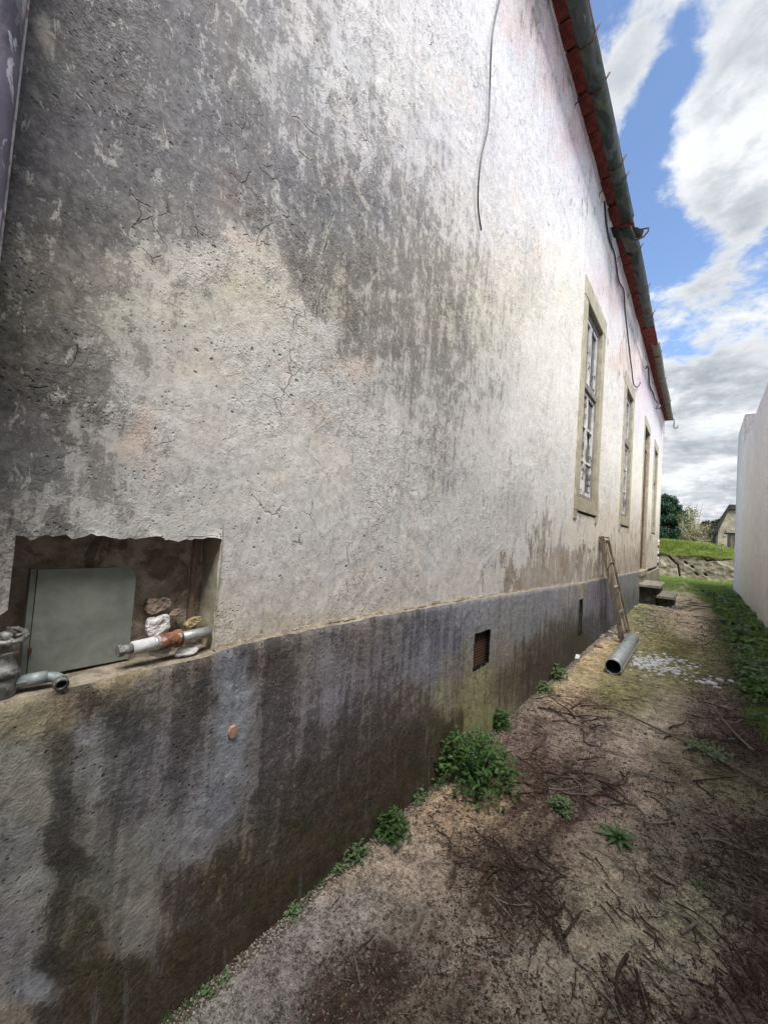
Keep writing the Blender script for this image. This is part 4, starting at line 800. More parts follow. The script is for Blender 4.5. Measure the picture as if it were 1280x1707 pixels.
def shard(px, py, x, w, h, th, mat, label, name='plaster_shard', ang=0, lean=0, seed=0):
    c = onx(px, py, x); r = random.Random(seed); n = 30; m = 6
    rad = [(.72+.42*r.random()) for _ in range(9)]
    def rr_(a): t = a/(2*PI)*9; i0 = int(t) % 9; f_ = t-int(t); return rad[i0]*(1-f_)+rad[(i0+1) % 9]*f_+r.uniform(-.035, .035)
    R_ = [rr_(2*PI*k/n) for k in range(n)]; vs = []; fs = []
    for side in (1, -1):
        for q in range(m+1):
            t = 1-q/(m+.5)
            for k in range(n):
                a = 2*PI*k/n; y_, z_ = w/2*R_[k]*t*math.cos(a), h/2*R_[k]*t*math.sin(a)
                d_ = float(fbm(np.array([y_*90+seed]), np.array([z_*90.]), 3, seed)[0]); vs.append((side*th*(.36+.14*(1-t)+.32*d_*(1 if q else .5)), y_*(1-.04*(side < 0)), z_*(1-.04*(side < 0))))
    W_ = (m+1)*n
    for sd in (0, 1):
        for q in range(m):
            for k in range(n): A = sd*W_+q*n+k; B = sd*W_+q*n+(k+1) % n; fs.append((A, B, B+n, A+n))
        fs.append(tuple(sd*W_+m*n+k for k in range(n)))
    for k in range(n): fs.append((k, W_+k, W_+(k+1) % n, (k+1) % n))
    o = put(name, MB().add(vs, fs).mesh(name, mat), None, c, (ang, lean, 0)); tag(o, label, 'rubble'); return o
shard(268, 1088, XW-.012, .052, .018, .016, M['shard'], 'flat white plaster chip with two holes lying under the rusty pipe', seed=3, ang=-.1, lean=-.9)
shard(311, 1086, XW-.008, .052, .026, .014, M['shard'], 'white crinkled plaster flake at the right end of the niche sill', seed=5, ang=.1, lean=-.7)
shard(262, 1042, XW-.045, .062, .05, .018, M['shard'], 'grey-white pitted plaster lump leaning behind the rusty pipe', seed=8, ang=.2, lean=-.15)
shard(262, 1008, XW-.075, .065, .042, .03, M['shard_b'], 'broken brown mortar lump protruding from the niche back', 'mortar_lump', seed=9, ang=.15, lean=-.2)
shard(290, 1022, XW-.07, .035, .02, .02, M['shard_b'], 'small brown mortar splinter above the yellow chunk', 'mortar_lump', seed=12, ang=.3, lean=-.2)
shard(322, 1036, XW-.05, .042, .022, .024, M['shard_y'], 'yellowish stone chunk resting behind the pipe end', 'stone_chunk', seed=10, ang=.35, lean=-.2)
def pipe_piece():
    A, B = onx(200, 1085, XW+.002), onx(348, 1053, XW-.012); A, B = Vector(A), Vector(B)
    e = empty('pipe_fitting', A, 'rusty and white-painted pipe stub lying across the niche sill', 'pipe')
    at = lambda t: A.lerp(B, t)
    for nm, t0, t1, r0, r1, mt in (('end_nipple', 0, .14, .0105, .0105, 'valve'), ('painted_sleeve', .12, .42, .0145, .0155, 'whitepaint'), ('clamp_ring', .34, .37, .0165, .0165, 'galv'), ('rusty_coupling', .40, .62, .0165, .019, 'rustpipe'), ('coupling_collar', .58, .64, .0205, .0205, 'rustpipe'), ('steel_tube', .62, 1., .0135, .0135, 'galv')):
        put(nm, MB().tube([at(t0), at((t0+t1)/2), at(t1)], [r0, (r0+r1)/2, r1], 16).mesh(nm, M[mt], True), e)
    put('end_nut', MB().tube([at(-.02), at(.03)], .013, 6).mesh('end_nut', M['valve']), e)
    bpy.context.view_layer.update()
pipe_piece()
def valve():
    x = XW-.005; W_ = Vector(onx(13, 1060, x)); base = Vector((W_.x, W_.y, .806))
    e = empty('stop_valve', base, 'grey cast stop valve with a spoked round handwheel at the left edge of the niche', 'valve')
    R = .025
    rim = MB(); pts = [(W_.x+R*math.cos(a), W_.y+R*math.sin(a), W_.z-.26*R*math.cos(a)) for a in np.linspace(0, 2*PI, 25)]; rim.tube(pts, .0048, 8, False)
    for k in range(10):
        a = 2*PI*k/10; rim.lathe((W_.x+(R+.001)*math.cos(a), W_.y+(R+.001)*math.sin(a), W_.z-.005-.26*R*math.cos(a)), [(.003, 0), (.0046, .002), (.0046, .008), (.003, .010)], 8)
    put('handwheel', rim.mesh('handwheel', M['valve'], True), e)
    for k in range(5):
        a = 2*PI*k/5+.3; put('spoke', MB().tube([(W_.x, W_.y, W_.z-.003), (W_.x+R*math.cos(a), W_.y+R*math.sin(a), W_.z-.26*R*math.cos(a))], .0036, 6).mesh('spoke', M['valve'], True), e)
    H = W_.z-.806
    put('stem', MB().lathe((W_.x, W_.y, 0), [(.009, W_.z-.05), (.008, W_.z-.012), (.012, W_.z-.008), (.012, W_.z+.006), (.006, W_.z+.009)], 12).mesh('stem', M['valve'], True), e)
    put('bonnet', MB().lathe((W_.x, W_.y, 0), [(.019, .806+H*.30), (.024, .806+H*.34), (.024, .806+H*.40), (.019, .806+H*.46), (.014, .806+H*.55), (.012, .806+H*.66), (.013, .806+H*.70), (.010, .806+H*.72)], 16).mesh('bonnet', M['valve'], True), e)
    put('valve_body', MB().lathe((W_.x, W_.y, 0), [(.016, .800), (.020, .806), (.020, .806+H*.2), (.018, .806+H*.31)], 16).mesh('valve_body', M['valve'], True), e)
    z = .824; y = W_.y
    put('union', MB().tube([(W_.x+.002, y+.018, z), (W_.x+.004, y+.034, z)], .0105, 8).mesh('union', M['fitting']), e)
    put('coupling', MB().tube([(W_.x+.004, y+.032, z), (W_.x+.006, y+.060, z)], .0115, 16).mesh('coupling', M['fitting'], True), e)
    el = MB(); P = smooth_path([(W_.x+.006, y+.058, z-.001), (W_.x+.009, y+.070, z-.002), (W_.x+.018, y+.076, z-.004), (W_.x+.030, y+.077, z-.008)], 3); el.tube(P, .0095, 14)
    put('elbow', el.mesh('elbow', M['fitting'], True), e)
    put('elbow_collar', MB().hollow((W_.x+.025, y+.077, z-.007), (W_.x+.038, y+.077, z-.010), .0118, .0078, 16).mesh('elbow_collar', M['valve'], True), e)
    put('elbow_bore', MB().tube([(W_.x+.029, y+.077, z-.0078), (W_.x+.031, y+.077, z-.0083)], .0079, 14).mesh('elbow_bore', M['zinc_in']), e)
valve()

# ------------------------------------------------------------------ steps, ladder, pipe on the ground
st = empty('doorstep', (-.7, 9.9, 0), 'two mossy concrete steps rising to the brown door', 'steps')
def slab(name, a, b, mat, bev=.01, j=.006): return put(name, MB().box(a, b, j).mesh(name, mat, bevel=bev), st)
slab('step_block', (-1.0, 9.42, -.04), (-.60, 10.5, .33), M['concrete_d']); slab('upper_tread', (-1.0, 9.33, .335), (-.56, 10.55, .395), M['concrete'])
slab('step_block', (-.598, 9.36, -.04), (-.36, 10.3, .155), M['concrete_d']); slab('lower_tread', (-.62, 9.28, .16), (-.33, 10.35, .215), M['concrete'])
for k in range(5): slab('rubble_stone', (-.5+.06*k, 9.1+.03*k, -.02), (-.46+.06*k, 9.16+.03*k, .03+.01*k), M['concrete'], .006)
def build_ladder():
    e = empty('wooden_ladder', (-.68, 5.55, 0), 'short weathered wooden ladder leaning against the wall between the first two windows', 'ladder')
    # two stiles each of two narrow boards, rungs housed between
    top = [Vector((XW+.03, 5.30, 1.235)), Vector((XW+.03, 5.62, 1.235))]; bot = [Vector((-.665, 5.36, .012)), Vector((-.655, 5.80, .012))]
    for s in range(2):
        a, b = bot[s], top[s]; n = Vector((1, 0, .25)).normalized()
        def beam(p, q, wy, wx, name, mat):
            u = Vector((0, 1, 0))*wy/2; w = n*wx/2
            vs = [p-u-w, p+u-w, p+u+w, p-u+w, q-u-w, q+u-w, q+u+w, q-u+w]
            put(name, MB().add(vs, [(0, 1, 2, 3), (4, 5, 6, 7), (0, 1, 5, 4), (1, 2, 6, 5), (2, 3, 7, 6), (3, 0, 4, 7)]).mesh(name, mat, bevel=.003), e)
        beam(a, b, .040, .050, 'stile', M['wood_old'])
        if s == 1: beam(a+Vector((.0, -.10, .02)), b+Vector((.0, -.10, -.04)), .045, .03, 'brace_board', M['wood_lit'])
    for k in range(5):
        t = (.03, .26, .50, .74, .965)[k]; p = bot[0].lerp(top[0], t); q = bot[1].lerp(top[1], t)
        put('rung', MB().tube([p+Vector((0, .02, 0)), q-Vector((0, .02, 0))], .018 if k < 4 else .026, 7).mesh('rung', M['wood_old'] if k % 2 else M['wood_lit'], True), e)
build_ladder()
def ground_pipe():
    a = Vector(onz(1020, 1119, .03)); b = Vector(onz(1055, 1068, .03)); r = .064; a.z = b.z = r+.006; a.x += .004
    d = (b-a).normalized(); b = a+d*1.42
    e = empty('zinc_pipe', (a.x, a.y, 0), 'cut length of dull grey zinc pipe lying open-ended beside the ladder', 'pipe')
    put('pipe_shell', MB().hollow(a, b, r, r-.004, 28).mesh('pipe_shell', M['zinc'], True), e)
    put('pipe_bore', MB().hollow(a+d*.006, b-d*.006, r-.005, r-.007, 28).mesh('pipe_bore', M['zinc_in'], True), e)
    s = d.cross(Vector((0, 0, 1))).normalized(); put('bright_seam', MB().tube([a+s*(r*.93)+Vector((0, 0, -r*.42)), b+s*(r*.93)+Vector((0, 0, -r*.42))], .006, 5).mesh('bright_seam', M['whitepaint']), e)
    for t in (.35, .62): put('strap_hole', MB().lathe(a+d*1.42*t+Vector((-.015, 0, r*.975)), [(.008, 0), (.008, .003)], 8).mesh('strap_hole', M['zinc_in']), e)
ground_pipe()

# ------------------------------------------------------------------ ground
TG = [(900, 1620, 122, 112, 95), (850, 1690, 112, 102, 86), (600, 1520, 108, 101, 90), (520, 1560, 104, 98, 90), (450, 1650, 90, 86, 80), (350, 1690, 96, 94, 84), (560, 1440, 124, 110, 92), (640, 1640, 66, 58, 46), (560, 1680, 58, 50, 42), (740, 1690, 84, 76, 62), (700, 1560, 92, 84, 72), (760, 1600, 112, 102, 88),
      (800, 1350, 126, 108, 84), (720, 1340, 130, 112, 90), (700, 1450, 118, 106, 90), (870, 1460, 90, 76, 62), (950, 1560, 118, 108, 90), (1000, 1500, 130, 120, 98), (1100, 1600, 130, 124, 102), (1150, 1520, 124, 120, 94), (1060, 1440, 118, 108, 90), (1230, 1450, 90, 84, 66), (1260, 1640, 86, 74, 60), (1190, 1620, 118, 108, 88),
      (1180, 1360, 88, 80, 66), (1100, 1400, 96, 88, 74), (1050, 1250, 128, 114, 98), (980, 1220, 110, 98, 86), (920, 1200, 108, 96, 84), (880, 1230, 100, 86, 76), (920, 1280, 105, 88, 76), (1000, 1310, 108, 92, 80), (1050, 1320, 118, 104, 88), (1130, 1290, 98, 92, 72), (1210, 1300, 92, 90, 62), (1240, 1230, 68, 60, 50),
      (1150, 1200, 102, 92, 76), (1090, 1200, 138, 126, 106), (1010, 1150, 104, 98, 62), (960, 1130, 128, 116, 84), (985, 1095, 146, 128, 92), (960, 1160, 130, 112, 88), (1060, 1145, 98, 94, 64), (1130, 1100, 100, 96, 58), (1200, 1180, 108, 96, 80), (1100, 1060, 108, 102, 66), (1150, 1035, 142, 126, 106), (1110, 1025, 138, 124, 100), (1130, 1000, 128, 116, 98),
      (1100, 1000, 118, 106, 84), (1160, 1000, 120, 108, 88), (1110, 975, 90, 100, 56), (1180, 975, 84, 98, 46), (1220, 1050, 60, 76, 34), (1260, 1150, 50, 66, 30), (1070, 1020, 100, 100, 66)]
GM = [(600, 1500, -.1), (800, 1350, -.15), (900, 1600, -.25), (350, 1690, .15), (1050, 1250, -.2), (1150, 1500, .05), (1200, 1300, .35), (1130, 1290, .2), (1010, 1150, .45), (960, 1140, .25), (985, 1095, .1), (1060, 1140, .45), (1130, 1085, .8), (1100, 1060, .6), (1170, 1100, .5), (1150, 1030, -.15), (1120, 1000, .1), (1070, 1030, .5), (1100, 978, .9), (1180, 975, 1.), (1210, 1020, .9), (1240, 1100, .7),
      (1000, 1500, -.2), (1200, 1200, .0), (920, 1200, -.1), (1250, 1350, .3), (1200, 1450, .15), (1120, 965, 1.), (1150, 985, .4), (600, 1650, .1), (1090, 1195, -.2)]
GL = [(860, 1480, .75), (820, 1440, .8), (900, 1520, .6), (770, 1400, .55), (740, 1370, .35), (900, 1280, .75), (870, 1250, .5), (950, 1310, .7), (1010, 1290, .45), (880, 1350, .6), (940, 1230, .25), (990, 1190, .45), (1060, 1210, .35), (620, 1640, .65), (560, 1690, .6), (700, 1690, .4), (1040, 1650, .6), (1090, 1690, .5), (1000, 1620, .25), (1130, 1620, .2),
      (1240, 1460, .55), (1270, 1520, .65), (1230, 1400, .6), (1180, 1400, .45), (1250, 1600, .5), (1150, 1370, .3), (1240, 1240, .8), (1200, 1230, .55), (1160, 1310, .2), (600, 1500, -.2), (800, 1340, -.3), (700, 1440, -.1), (950, 1580, -.2), (1060, 1520, -.2), (1130, 1550, -.2), (1000, 1430, -.05), (1050, 1250, -.1), (1090, 1200, -.4), (980, 1100, -.4), (1150, 1030, -.2), (1130, 1000, .2), (1150, 990, .3),
      (1100, 1120, -.1), (1200, 1170, .45), (1170, 1045, .3), (1060, 1370, .2), (1100, 1420, .3), (1050, 1450, .05), (450, 1600, -.1), (1240, 1320, .2), (430, 1690, -.1), (1190, 1010, .3), (1110, 1010, .25)]
def gz(x, y):
    """height of the ground"""
    x = np.asarray(x, float); y = np.asarray(y, float)
    return .010*fbm(x*1.3, y*1.3, 3, 31)+.004*fbm(x*8, y*8, 3, 33)+.02*np.clip((x-.45)/.4, 0, 1)+.04*np.clip((y-14)/4, 0, 1)
def gz1(x, y): return float(gz(np.array([x]), np.array([y]))[0])
def build_ground():
    ys = [-1.5]
    while ys[-1] < 18.9: ys.append(ys[-1]+max(.010, .0075*max(ys[-1], 0)))
    ys = np.array(ys); xs = np.linspace(-1.03, .95, 190); X, Y = np.meshgrid(xs, ys)
    Z = gz(X, Y)+.0016*fbm(X*45, Y*45, 2, 35)
    v = np.stack([X.ravel(), Y.ravel(), Z.ravel()], 1); nx = len(xs); j, i = np.meshgrid(np.arange(nx-1), np.arange(len(ys)-1)); a = (i*nx+j).ravel(); f = np.stack([a, a+1, a+1+nx, a+nx], 1)
    px, py = proj(v); wx = 20*fbm(v[:, 0]*4, v[:, 1]*3, 3, 81); wy = 16*fbm(v[:, 0]*4, v[:, 1]*3, 3, 82); k = np.clip(1.3-v[:, 1]/5, .12, 1)
    me = np_mesh('path', v, f, M['ground']); set_attr(me, 'tone', s2l(idw(px+wx*k, py+wy*k, TG, 3.5))/KG*np.array([1.0, 1., 1.12])); set_attr(me, 'moss', idw(px+wx*k, py, GM, 3., 1)[:, 0]); set_attr(me, 'litter', idw(px+wx*k, py+wy*k, GL, 3.4, 1)[:, 0])
    tag(put('path', me), 'worn concrete path scattered with dirt between the two houses', kind='structure')
    b = MB(); s = 1500; b.add([(-s, -s, -.08), (s, -s, -.08), (s, s, -.08), (-s, s, -.08)], [(0, 1, 2, 3)]); tag(b.obj('ground', M['earth']), 'bare earth and grassland around the houses', kind='structure')
build_ground()
# ------------------------------------------------------------------ white house on the right
wh = empty('white_house', (3, 8, 0), 'smooth white-painted neighbouring house at the right edge', 'house')
b = MB(); b.add([(.80, -6, -.05), (.81, 15.6, -.05), (.80, -6, 4.42), (.81, 13.1, 3.93), (.81, 15.6, 3.93), (7, -6, -.05), (7, 15.6, -.05), (7, -6, 4.35), (7, 15.6, 3.93), (7, 13.1, 3.93)],
                [(0, 1, 4, 3, 2), (5, 7, 9, 8, 6), (0, 2, 7, 5), (1, 6, 8, 4), (2, 3, 9, 7), (3, 4, 8, 9), (0, 5, 6, 1)])
put('wall', b.mesh('wall', M['wall_white']), wh)
c1 = ony(1241, 689, 13.3); c2 = ony(1228, 722, 15.6)
b = MB(); zt1 = c1[2]; b.add([(.805, 13.3, 3.9), (.812, 15.62, 3.9), (.815, 13.3, zt1), (.822, 15.62, zt1), (4, 13.3, 3.9), (4, 15.62, 3.9), (4, 13.3, zt1), (4, 15.62, zt1)], [(0, 1, 3, 2), (4, 6, 7, 5), (0, 2, 6, 4), (1, 5, 7, 3), (2, 3, 7, 6), (0, 4, 5, 1)])
put('shaded_end_face', MB().box((.822, 13.27, 3.91), (3.98, 13.297, zt1-.03)).mesh('shaded_end_face', simple('shaded_greyish_pink_render', (.17, .145, .15), (.27, .235, .24), 4, .95, .01)), wh)  # thin greyish-pink slab, the shade on this face painted into its colour
put('upper_wall', b.mesh('upper_wall', M['wall_white']), wh)

# ------------------------------------------------------------------ garden wall, field, far stone building
YG = 18.6
def garden_wall():
    e = empty('garden_wall', (-2, YG+.2, 0), 'low cracked rubble wall with a turf top closing the end of the path', 'wall')
    # big rendered stones parted by black cracks
    xs = np.concatenate([np.linspace(-7, -1.7, 40), np.linspace(-1.68, 1.6, 260)]); zs = np.linspace(-.1, 1, 70)
    top = lambda x: .90+.05*fbm(np.array([x*1.3]), np.array([2.]), 3, 55)[0]
    tz = np.array([top(x) for x in xs]); X, Tt = np.meshgrid(xs, zs); Z = -.1+Tt*(tz[None, :]+.1)/1.0*1.0; Z = np.where(Tt < 0, Tt, Tt*tz[None, :])
    Yy = YG+.06*fbm(X*1.2, Z*1.5, 4, 51)+.03*fbm(X*7, Z*7, 4, 52)-.05*(1-Z)
    # cracks, sunk
    def crack(P, w, dep):
        nonlocal Yy
        for (a, b_) in zip(P[:-1], P[1:]):
            a, b_ = np.array(a), np.array(b_); d = b_-a; t = np.clip(((X-a[0])*d[0]+(Z-a[1])*d[1])/(d@d), 0, 1)
            dist = np.hypot(X-a[0]-t*d[0], Z-a[1]-t*d[1]); Yy = Yy+dep*np.exp(-(dist/w)**2)
    q = lambda px, py: (lambda p: (p[0], p[2]))(ony(px, py, YG))
    crack([q(1113, 926), q(1120, 934), q(1129, 942), q(1132, 960)], .022, .22)
    for c in ((1152, 944), (1159, 956), (1174, 957), (1141, 937)): crack([q(*c), q(c[0]+2, c[1]+2)], .03, .2)
    crack([q(1168, 928), q(1178, 935), q(1190, 933), q(1215, 932)], .03, .16)
    v = np.stack([X.ravel(), Yy.ravel(), Z.ravel()], 1); n = len(xs); j, i = np.meshgrid(np.arange(n-1), np.arange(len(zs)-1)); a = (i*n+j).ravel()
    put('wall_face', np_mesh('wall_face', v, np.stack([a, a+1, a+1+n, a+n], 1), M['gwall']), e)
    b = MB(); b.box((-7, YG+.10, -.1), (1.6, YG+.45, .80)); put('wall_core', b.mesh('wall_core', M['earth']), e)
    return e
garden_wall()
def field():
    xs = np.concatenate([np.linspace(-60, -5, 24), np.linspace(-4.8, 5, 60), np.linspace(5.4, 60, 24)]); ys = np.concatenate([np.linspace(YG+.06, YG+4, 50), np.linspace(YG+4.3, 140, 60)])
    X, Y = np.meshgrid(xs, ys); t = np.clip((Y-YG)/1.6, 0, 1); Z = .88+.52*t*t*(3-2*t)*np.clip(1-(X-.2)*.35, .35, 1)+.05*fbm(X*.9, Y*.9, 3, 77)-.004*np.clip(Y-24, 0, 200)
    v = np.stack([X.ravel(), Y.ravel(), Z.ravel()], 1); n = len(xs); j, i = np.meshgrid(np.arange(n-1), np.arange(len(ys)-1)); a = (i*n+j).ravel()
    tag(put('field', np_mesh('field', v, np.stack([a, a+1, a+1+n, a+n], 1), M['field'])), 'raised grassy field behind the garden wall', kind='structure')
    return lambda x, y: .88+.52*(lambda t: t*t*(3-2*t))(min(max((y-YG)/1.6, 0), 1))*min(max(1-(x-.2)*.35, .35), 1)
fz = field()
def stone_house():
    e = empty('stone_outbuilding', (4, 26, 0), 'old beige stone outbuilding with a sloping roof behind the white house', 'building')
    y0 = 25.; x0 = ony(1196, 900, y0)[0]; ze = ony(1196, 882, y0)[2]; q = ony(1214, 847, y0); xq, zq = q[0], q[2]; x1 = xq+3.
    b = MB(); b.add([(x0, y0, .5), (x1, y0, .5), (x1, y0, zq-.1), (xq, y0, zq-.1), (x0, y0, ze-.1), (x0, y0+8, .5), (x1, y0+8, .5), (x1, y0+8, zq-.1), (xq, y0+8, zq-.1), (x0, y0+8, ze-.1)],
                    [(0, 1, 2, 3, 4), (9, 8, 7, 6, 5), (0, 4, 9, 5), (1, 6, 7, 2)]); put('wall', b.mesh('wall', M['bstone']), e)
    b = MB(); t = .17
    for (xa, za, xb, zb) in ((x0-.06, ze-.16, xq, zq), (xq+.002, zq, x1+.1, zq)):
        b.add([(xa, y0-.12, za-.06), (xb, y0-.12, zb-.06), (xb, y0+8.2, zb-.06), (xa, y0+8.2, za-.06), (xa, y0-.12, za+t), (xb, y0-.12, zb+t*.5), (xb, y0+8.2, zb+t*.5), (xa, y0+8.2, za+t)], [(0, 1, 2, 3), (4, 7, 6, 5), (0, 4, 5, 1), (1, 5, 6, 2), (2, 6, 7, 3), (3, 7, 4, 0)])
    put('roof', b.mesh('roof', M['concrete_d']), e)
    for k in range(26):     # stones standing proud of the old render
        sx, sz = rnd.uniform(x0+.1, xq+.8), rnd.uniform(1.1, 2.6); w = rnd.uniform(.08, .16)
        if sz < ze+(sx-x0)/(xq-x0)*(zq-ze)-.3: put('stone', MB().box((sx, y0-.025, sz), (sx+w, y0-.002, sz+w*.6), .012).mesh('stone', M['bstone'], bevel=.01), e)
    a = ony(1213, 886, 20.5); c = ony(1232, 930, 20.5)
    l = empty('lean_to', (a[0]+.3, 20.8, 0), 'grey lean-to shed with a thin slab roof at the end of the white house', 'shed')
    put('shed_wall', MB().box((a[0]+.06, 20.5, .4), (c[0]+1, 22.5, a[2]-.05)).mesh('shed_wall', M['wood_grey']), l)
    put('shed_roof', MB().box((a[0]-.06, 20.4, a[2]-.045), (c[0]+1.1, 22.6, a[2]+.03)).mesh('shed_roof', M['concrete']), l)
    for k in range(4): put('board', MB().box((a[0]+.08+.11*k, 20.47, .5), (a[0]+.17+.11*k, 20.495, a[2]-.07)).mesh('board', M['wood_old']), l)
stone_house()

# ------------------------------------------------------------------ vegetation
def leaf_mesh(name, mat, L=1., w=.42, fold=.12, curl=.25, seg=3, lobes=0.):
    vs = []; fs = []
    for k in range(seg+1):
        t = k/seg; ww = w/2*math.sin(PI*min(max(t*.93+.05, 0), 1))**.8*(1+lobes*math.cos(k*PI)); z = -curl*t*t
        vs += [(t*L, -ww, z+fold*ww*2), (t*L, 0, z), (t*L, ww, z+fold*ww*2)]
    for k in range(seg):
        a = k*3; fs += [(a, a+3, a+4, a+1), (a+1, a+4, a+5, a+2)]
    me = bpy.data.meshes.new(name); me.from_pydata(vs, [], fs); me.materials.append(mat); me.polygons.foreach_set('use_smooth', [True]*len(me.polygons)); me.update(); return me
LEAF = {k: [leaf_mesh('leaf', M[k], 1, w, .15, c, 4, lb) for (w, c, lb) in ((.45, .2, 0), (.55, .35, .12), (.38, .1, 0))] for k in ('weed', 'weed_l', 'weed_b', 'verge')}
def weed(x, y, r, h, n, mat, label, lsize=.03, cat='weed', parts=True, group=None, name='weed', inner=0):
    z = gz1(x, y); rr = random.Random(int(x*1000)+int(y*77)+n)
    e = empty(name, (x, y, z), label, cat, group)
    stems = MB(); tips = []
    ns = max(3, n//7)
    for k in range(ns):
        a = rr.uniform(0, 2*PI); q = r*math.sqrt(rr.random()); tx, ty = x+q*math.cos(a), y+q*math.sin(a); tx = max(tx, XP+.012)
        hh = h*rr.uniform(.55, 1.)*(1-.45*(q/r)**2); sx, sy = x+(tx-x)*.25, y+(ty-y)*.25
        P = [(sx, sy, z-.005), (sx*.5+tx*.5, sy*.5+ty*.5, z+hh*.6), (tx, ty, z+hh)]
        stems.tube(P, [.0022, .0018, .001], 4); tips.append(P)
    put('stem', stems.mesh('stem', M['weed']), e)
    fm = None if parts else MB()
    for k in range(n):
        P = tips[k % ns]; t = rr.uniform(.25, 1.); p = Vector(P[0]).lerp(Vector(P[2]), t); p.z = P[0][2]+(P[2][2]-P[0][2])*t**.8
        s = lsize*rr.uniform(.6, 1.25)*(1.15-.3*t); rot = (rr.uniform(-.5, .5), rr.uniform(-.75, .35), rr.uniform(0, 2*PI))
        lm = rr.choice(LEAF[mat])
        if parts: put('leaf', lm, e, p, rot, s)
        else:
            mt = Matrix.LocRotScale(p, __import__('mathutils').Euler(rot), (s, s, s)); fm.add([mt @ v.co for v in lm.vertices], [tuple(q.vertices) for q in lm.polygons])
    if not parts: put('foliage', fm.mesh('foliage', M[mat]), e)
    if inner:
        fm = MB()
        for k in range(inner):
            a = rr.uniform(0, 2*PI); q = r*rr.random()**.6; zz = h*(1-.6*(q/r)**2)*rr.uniform(.05, .92); p = Vector((max(x+q*math.cos(a), XP+.012), y+q*math.sin(a), z+zz)); s = lsize*rr.uniform(.45, .95)
            lm = rr.choice(LEAF[mat]); mt = Matrix.LocRotScale(p, __import__('mathutils').Euler((rr.uniform(-.6, .6), rr.uniform(-.9, .4), rr.uniform(0, 2*PI))), (s, s, s)); fm.add([mt @ v.co for v in lm.vertices], [tuple(q_.vertices) for q_ in lm.polygons])
        put('inner_foliage', fm.mesh('inner_foliage', M[mat]), e)['kind'] = 'stuff'
    return e
def gp(px, py): p = onz(px, py, .0); return p[0], p[1]
def wp(px, py): x, y = gp(px, py); return max(x, XP+.02), y
x, y = gp(790, 1292); weed(-.78, y-.05, .20, .26, 295, 'weed', 'largest weed clump, dense dark green, at the foot of the plinth below the vent', .034, 'plant', name='weed_clump', inner=900)
for (px, py, r, h, n, mt, lab, ls) in (
        (652, 1392, .07, .105, 85, 'weed', 'leafy green weed at the wall foot left of the largest clump', .026),
        (588, 1428, .05, .06, 60, 'weed_l', 'pale small-leaved weed in the crack left of the leafy one', .018),
        (693, 1332, .035, .055, 34, 'weed_l', 'small sprig of weed just left of the largest clump', .019),
        (556, 1445, .022, .03, 24, 'weed_l', 'tiny pale sprout beside the wall in the lower crack', .013),
        (484, 1516, .028, .035, 30, 'weed_l', 'tiny two-headed sprout low on the wall foot', .014),
        (832, 1214, .075, .13, 80, 'weed', 'weed tuft just beyond the largest clump at the plinth', .032),
        (905, 1152, .09, .08, 70, 'weed_l', 'low spreading weed at the plinth foot beyond the vent', .034),
        (925, 1132, .10, .13, 80, 'weed_l', 'pale blue-green weed at the plinth foot before the chase', .036),
        (935, 1352, .05, .055, 60, 'weed_l', 'small grey-green weed among the dark twigs in mid path', .026),
        (1165, 1478, .02, .02, 16, 'weed_l', 'tiny sprout beside the upright dry stalk', .013),
        (1180, 1252, .11, .05, 90, 'weed_l', 'flat pale weed mat beyond the long stick', .028),
        (375, 1632, .018, .02, 16, 'weed_l', 'tiny sprout at the wall foot near the bottom left', .011),
        (345, 1655, .018, .018, 14, 'weed_l', 'lowest tiny sprout at the wall foot', .011)):
    x, y = wp(px, py); weed(x, y, r, h, n, mt, lab, ls, inner=n*2)
def rosette(px, py, r, label):
    x, y = gp(px, py); z = gz1(x, y); e = empty('rosette_plant', (x, y, z), label, 'plant')
    lm = leaf_mesh('leaf', M['weed_b'], 1, .24, .3, .35, 5)
    for ring, (n, el, s) in enumerate(((9, -.35, 1.), (8, -.8, .8), (5, -1.15, .55))):
        for k in range(n): put('leaf', lm, e, (x, y, z+.004+.004*ring), (rnd.uniform(-.3, .3), el+rnd.uniform(-.15, .15), 2*PI*k/n+rnd.uniform(-.2, .2)+ring), r*s*rnd.uniform(.8, 1.15))
rosette(1030, 1402, .078, 'star-shaped green rosette with long pointed leaves in the middle of the path')

def grass_patch(name, spots, mat, label, parent=None, kind='stuff'):
    """spots: x, y, z, height, width, lean; thousands of bent blades in one mesh"""
    A = np.array(spots); n = len(A); rs = np.random.RandomState(5); ang = rs.uniform(0, 2*PI, n); dx, dy = np.cos(ang), np.sin(ang); ln = A[:, 5]*rs.uniform(.3, 1.2, n)
    v = np.zeros((n, 5, 3)); w = A[:, 4]/2
    for k, (t, ww) in enumerate(((0, 1), (0, -1), (.55, .8), (.55, -.8), (1, 0))):
        off = ln*t*t*A[:, 3]; v[:, k, 0] = A[:, 0]+dx*off-dy*w*ww; v[:, k, 1] = A[:, 1]+dy*off+dx*w*ww; v[:, k, 2] = A[:, 2]+A[:, 3]*t*(1-.25*ln*t)
    base = np.arange(n)[:, None]*5; f = np.concatenate([base+np.array([[0, 1, 3]]), base+np.array([[0, 3, 2]]), base+np.array([[2, 3, 4]])])
    me = np_mesh(name, v.reshape(-1, 3), f, M[mat], False); o = put(name, me, parent)
    if parent is None: tag(o, label, None, None, kind)
    return o
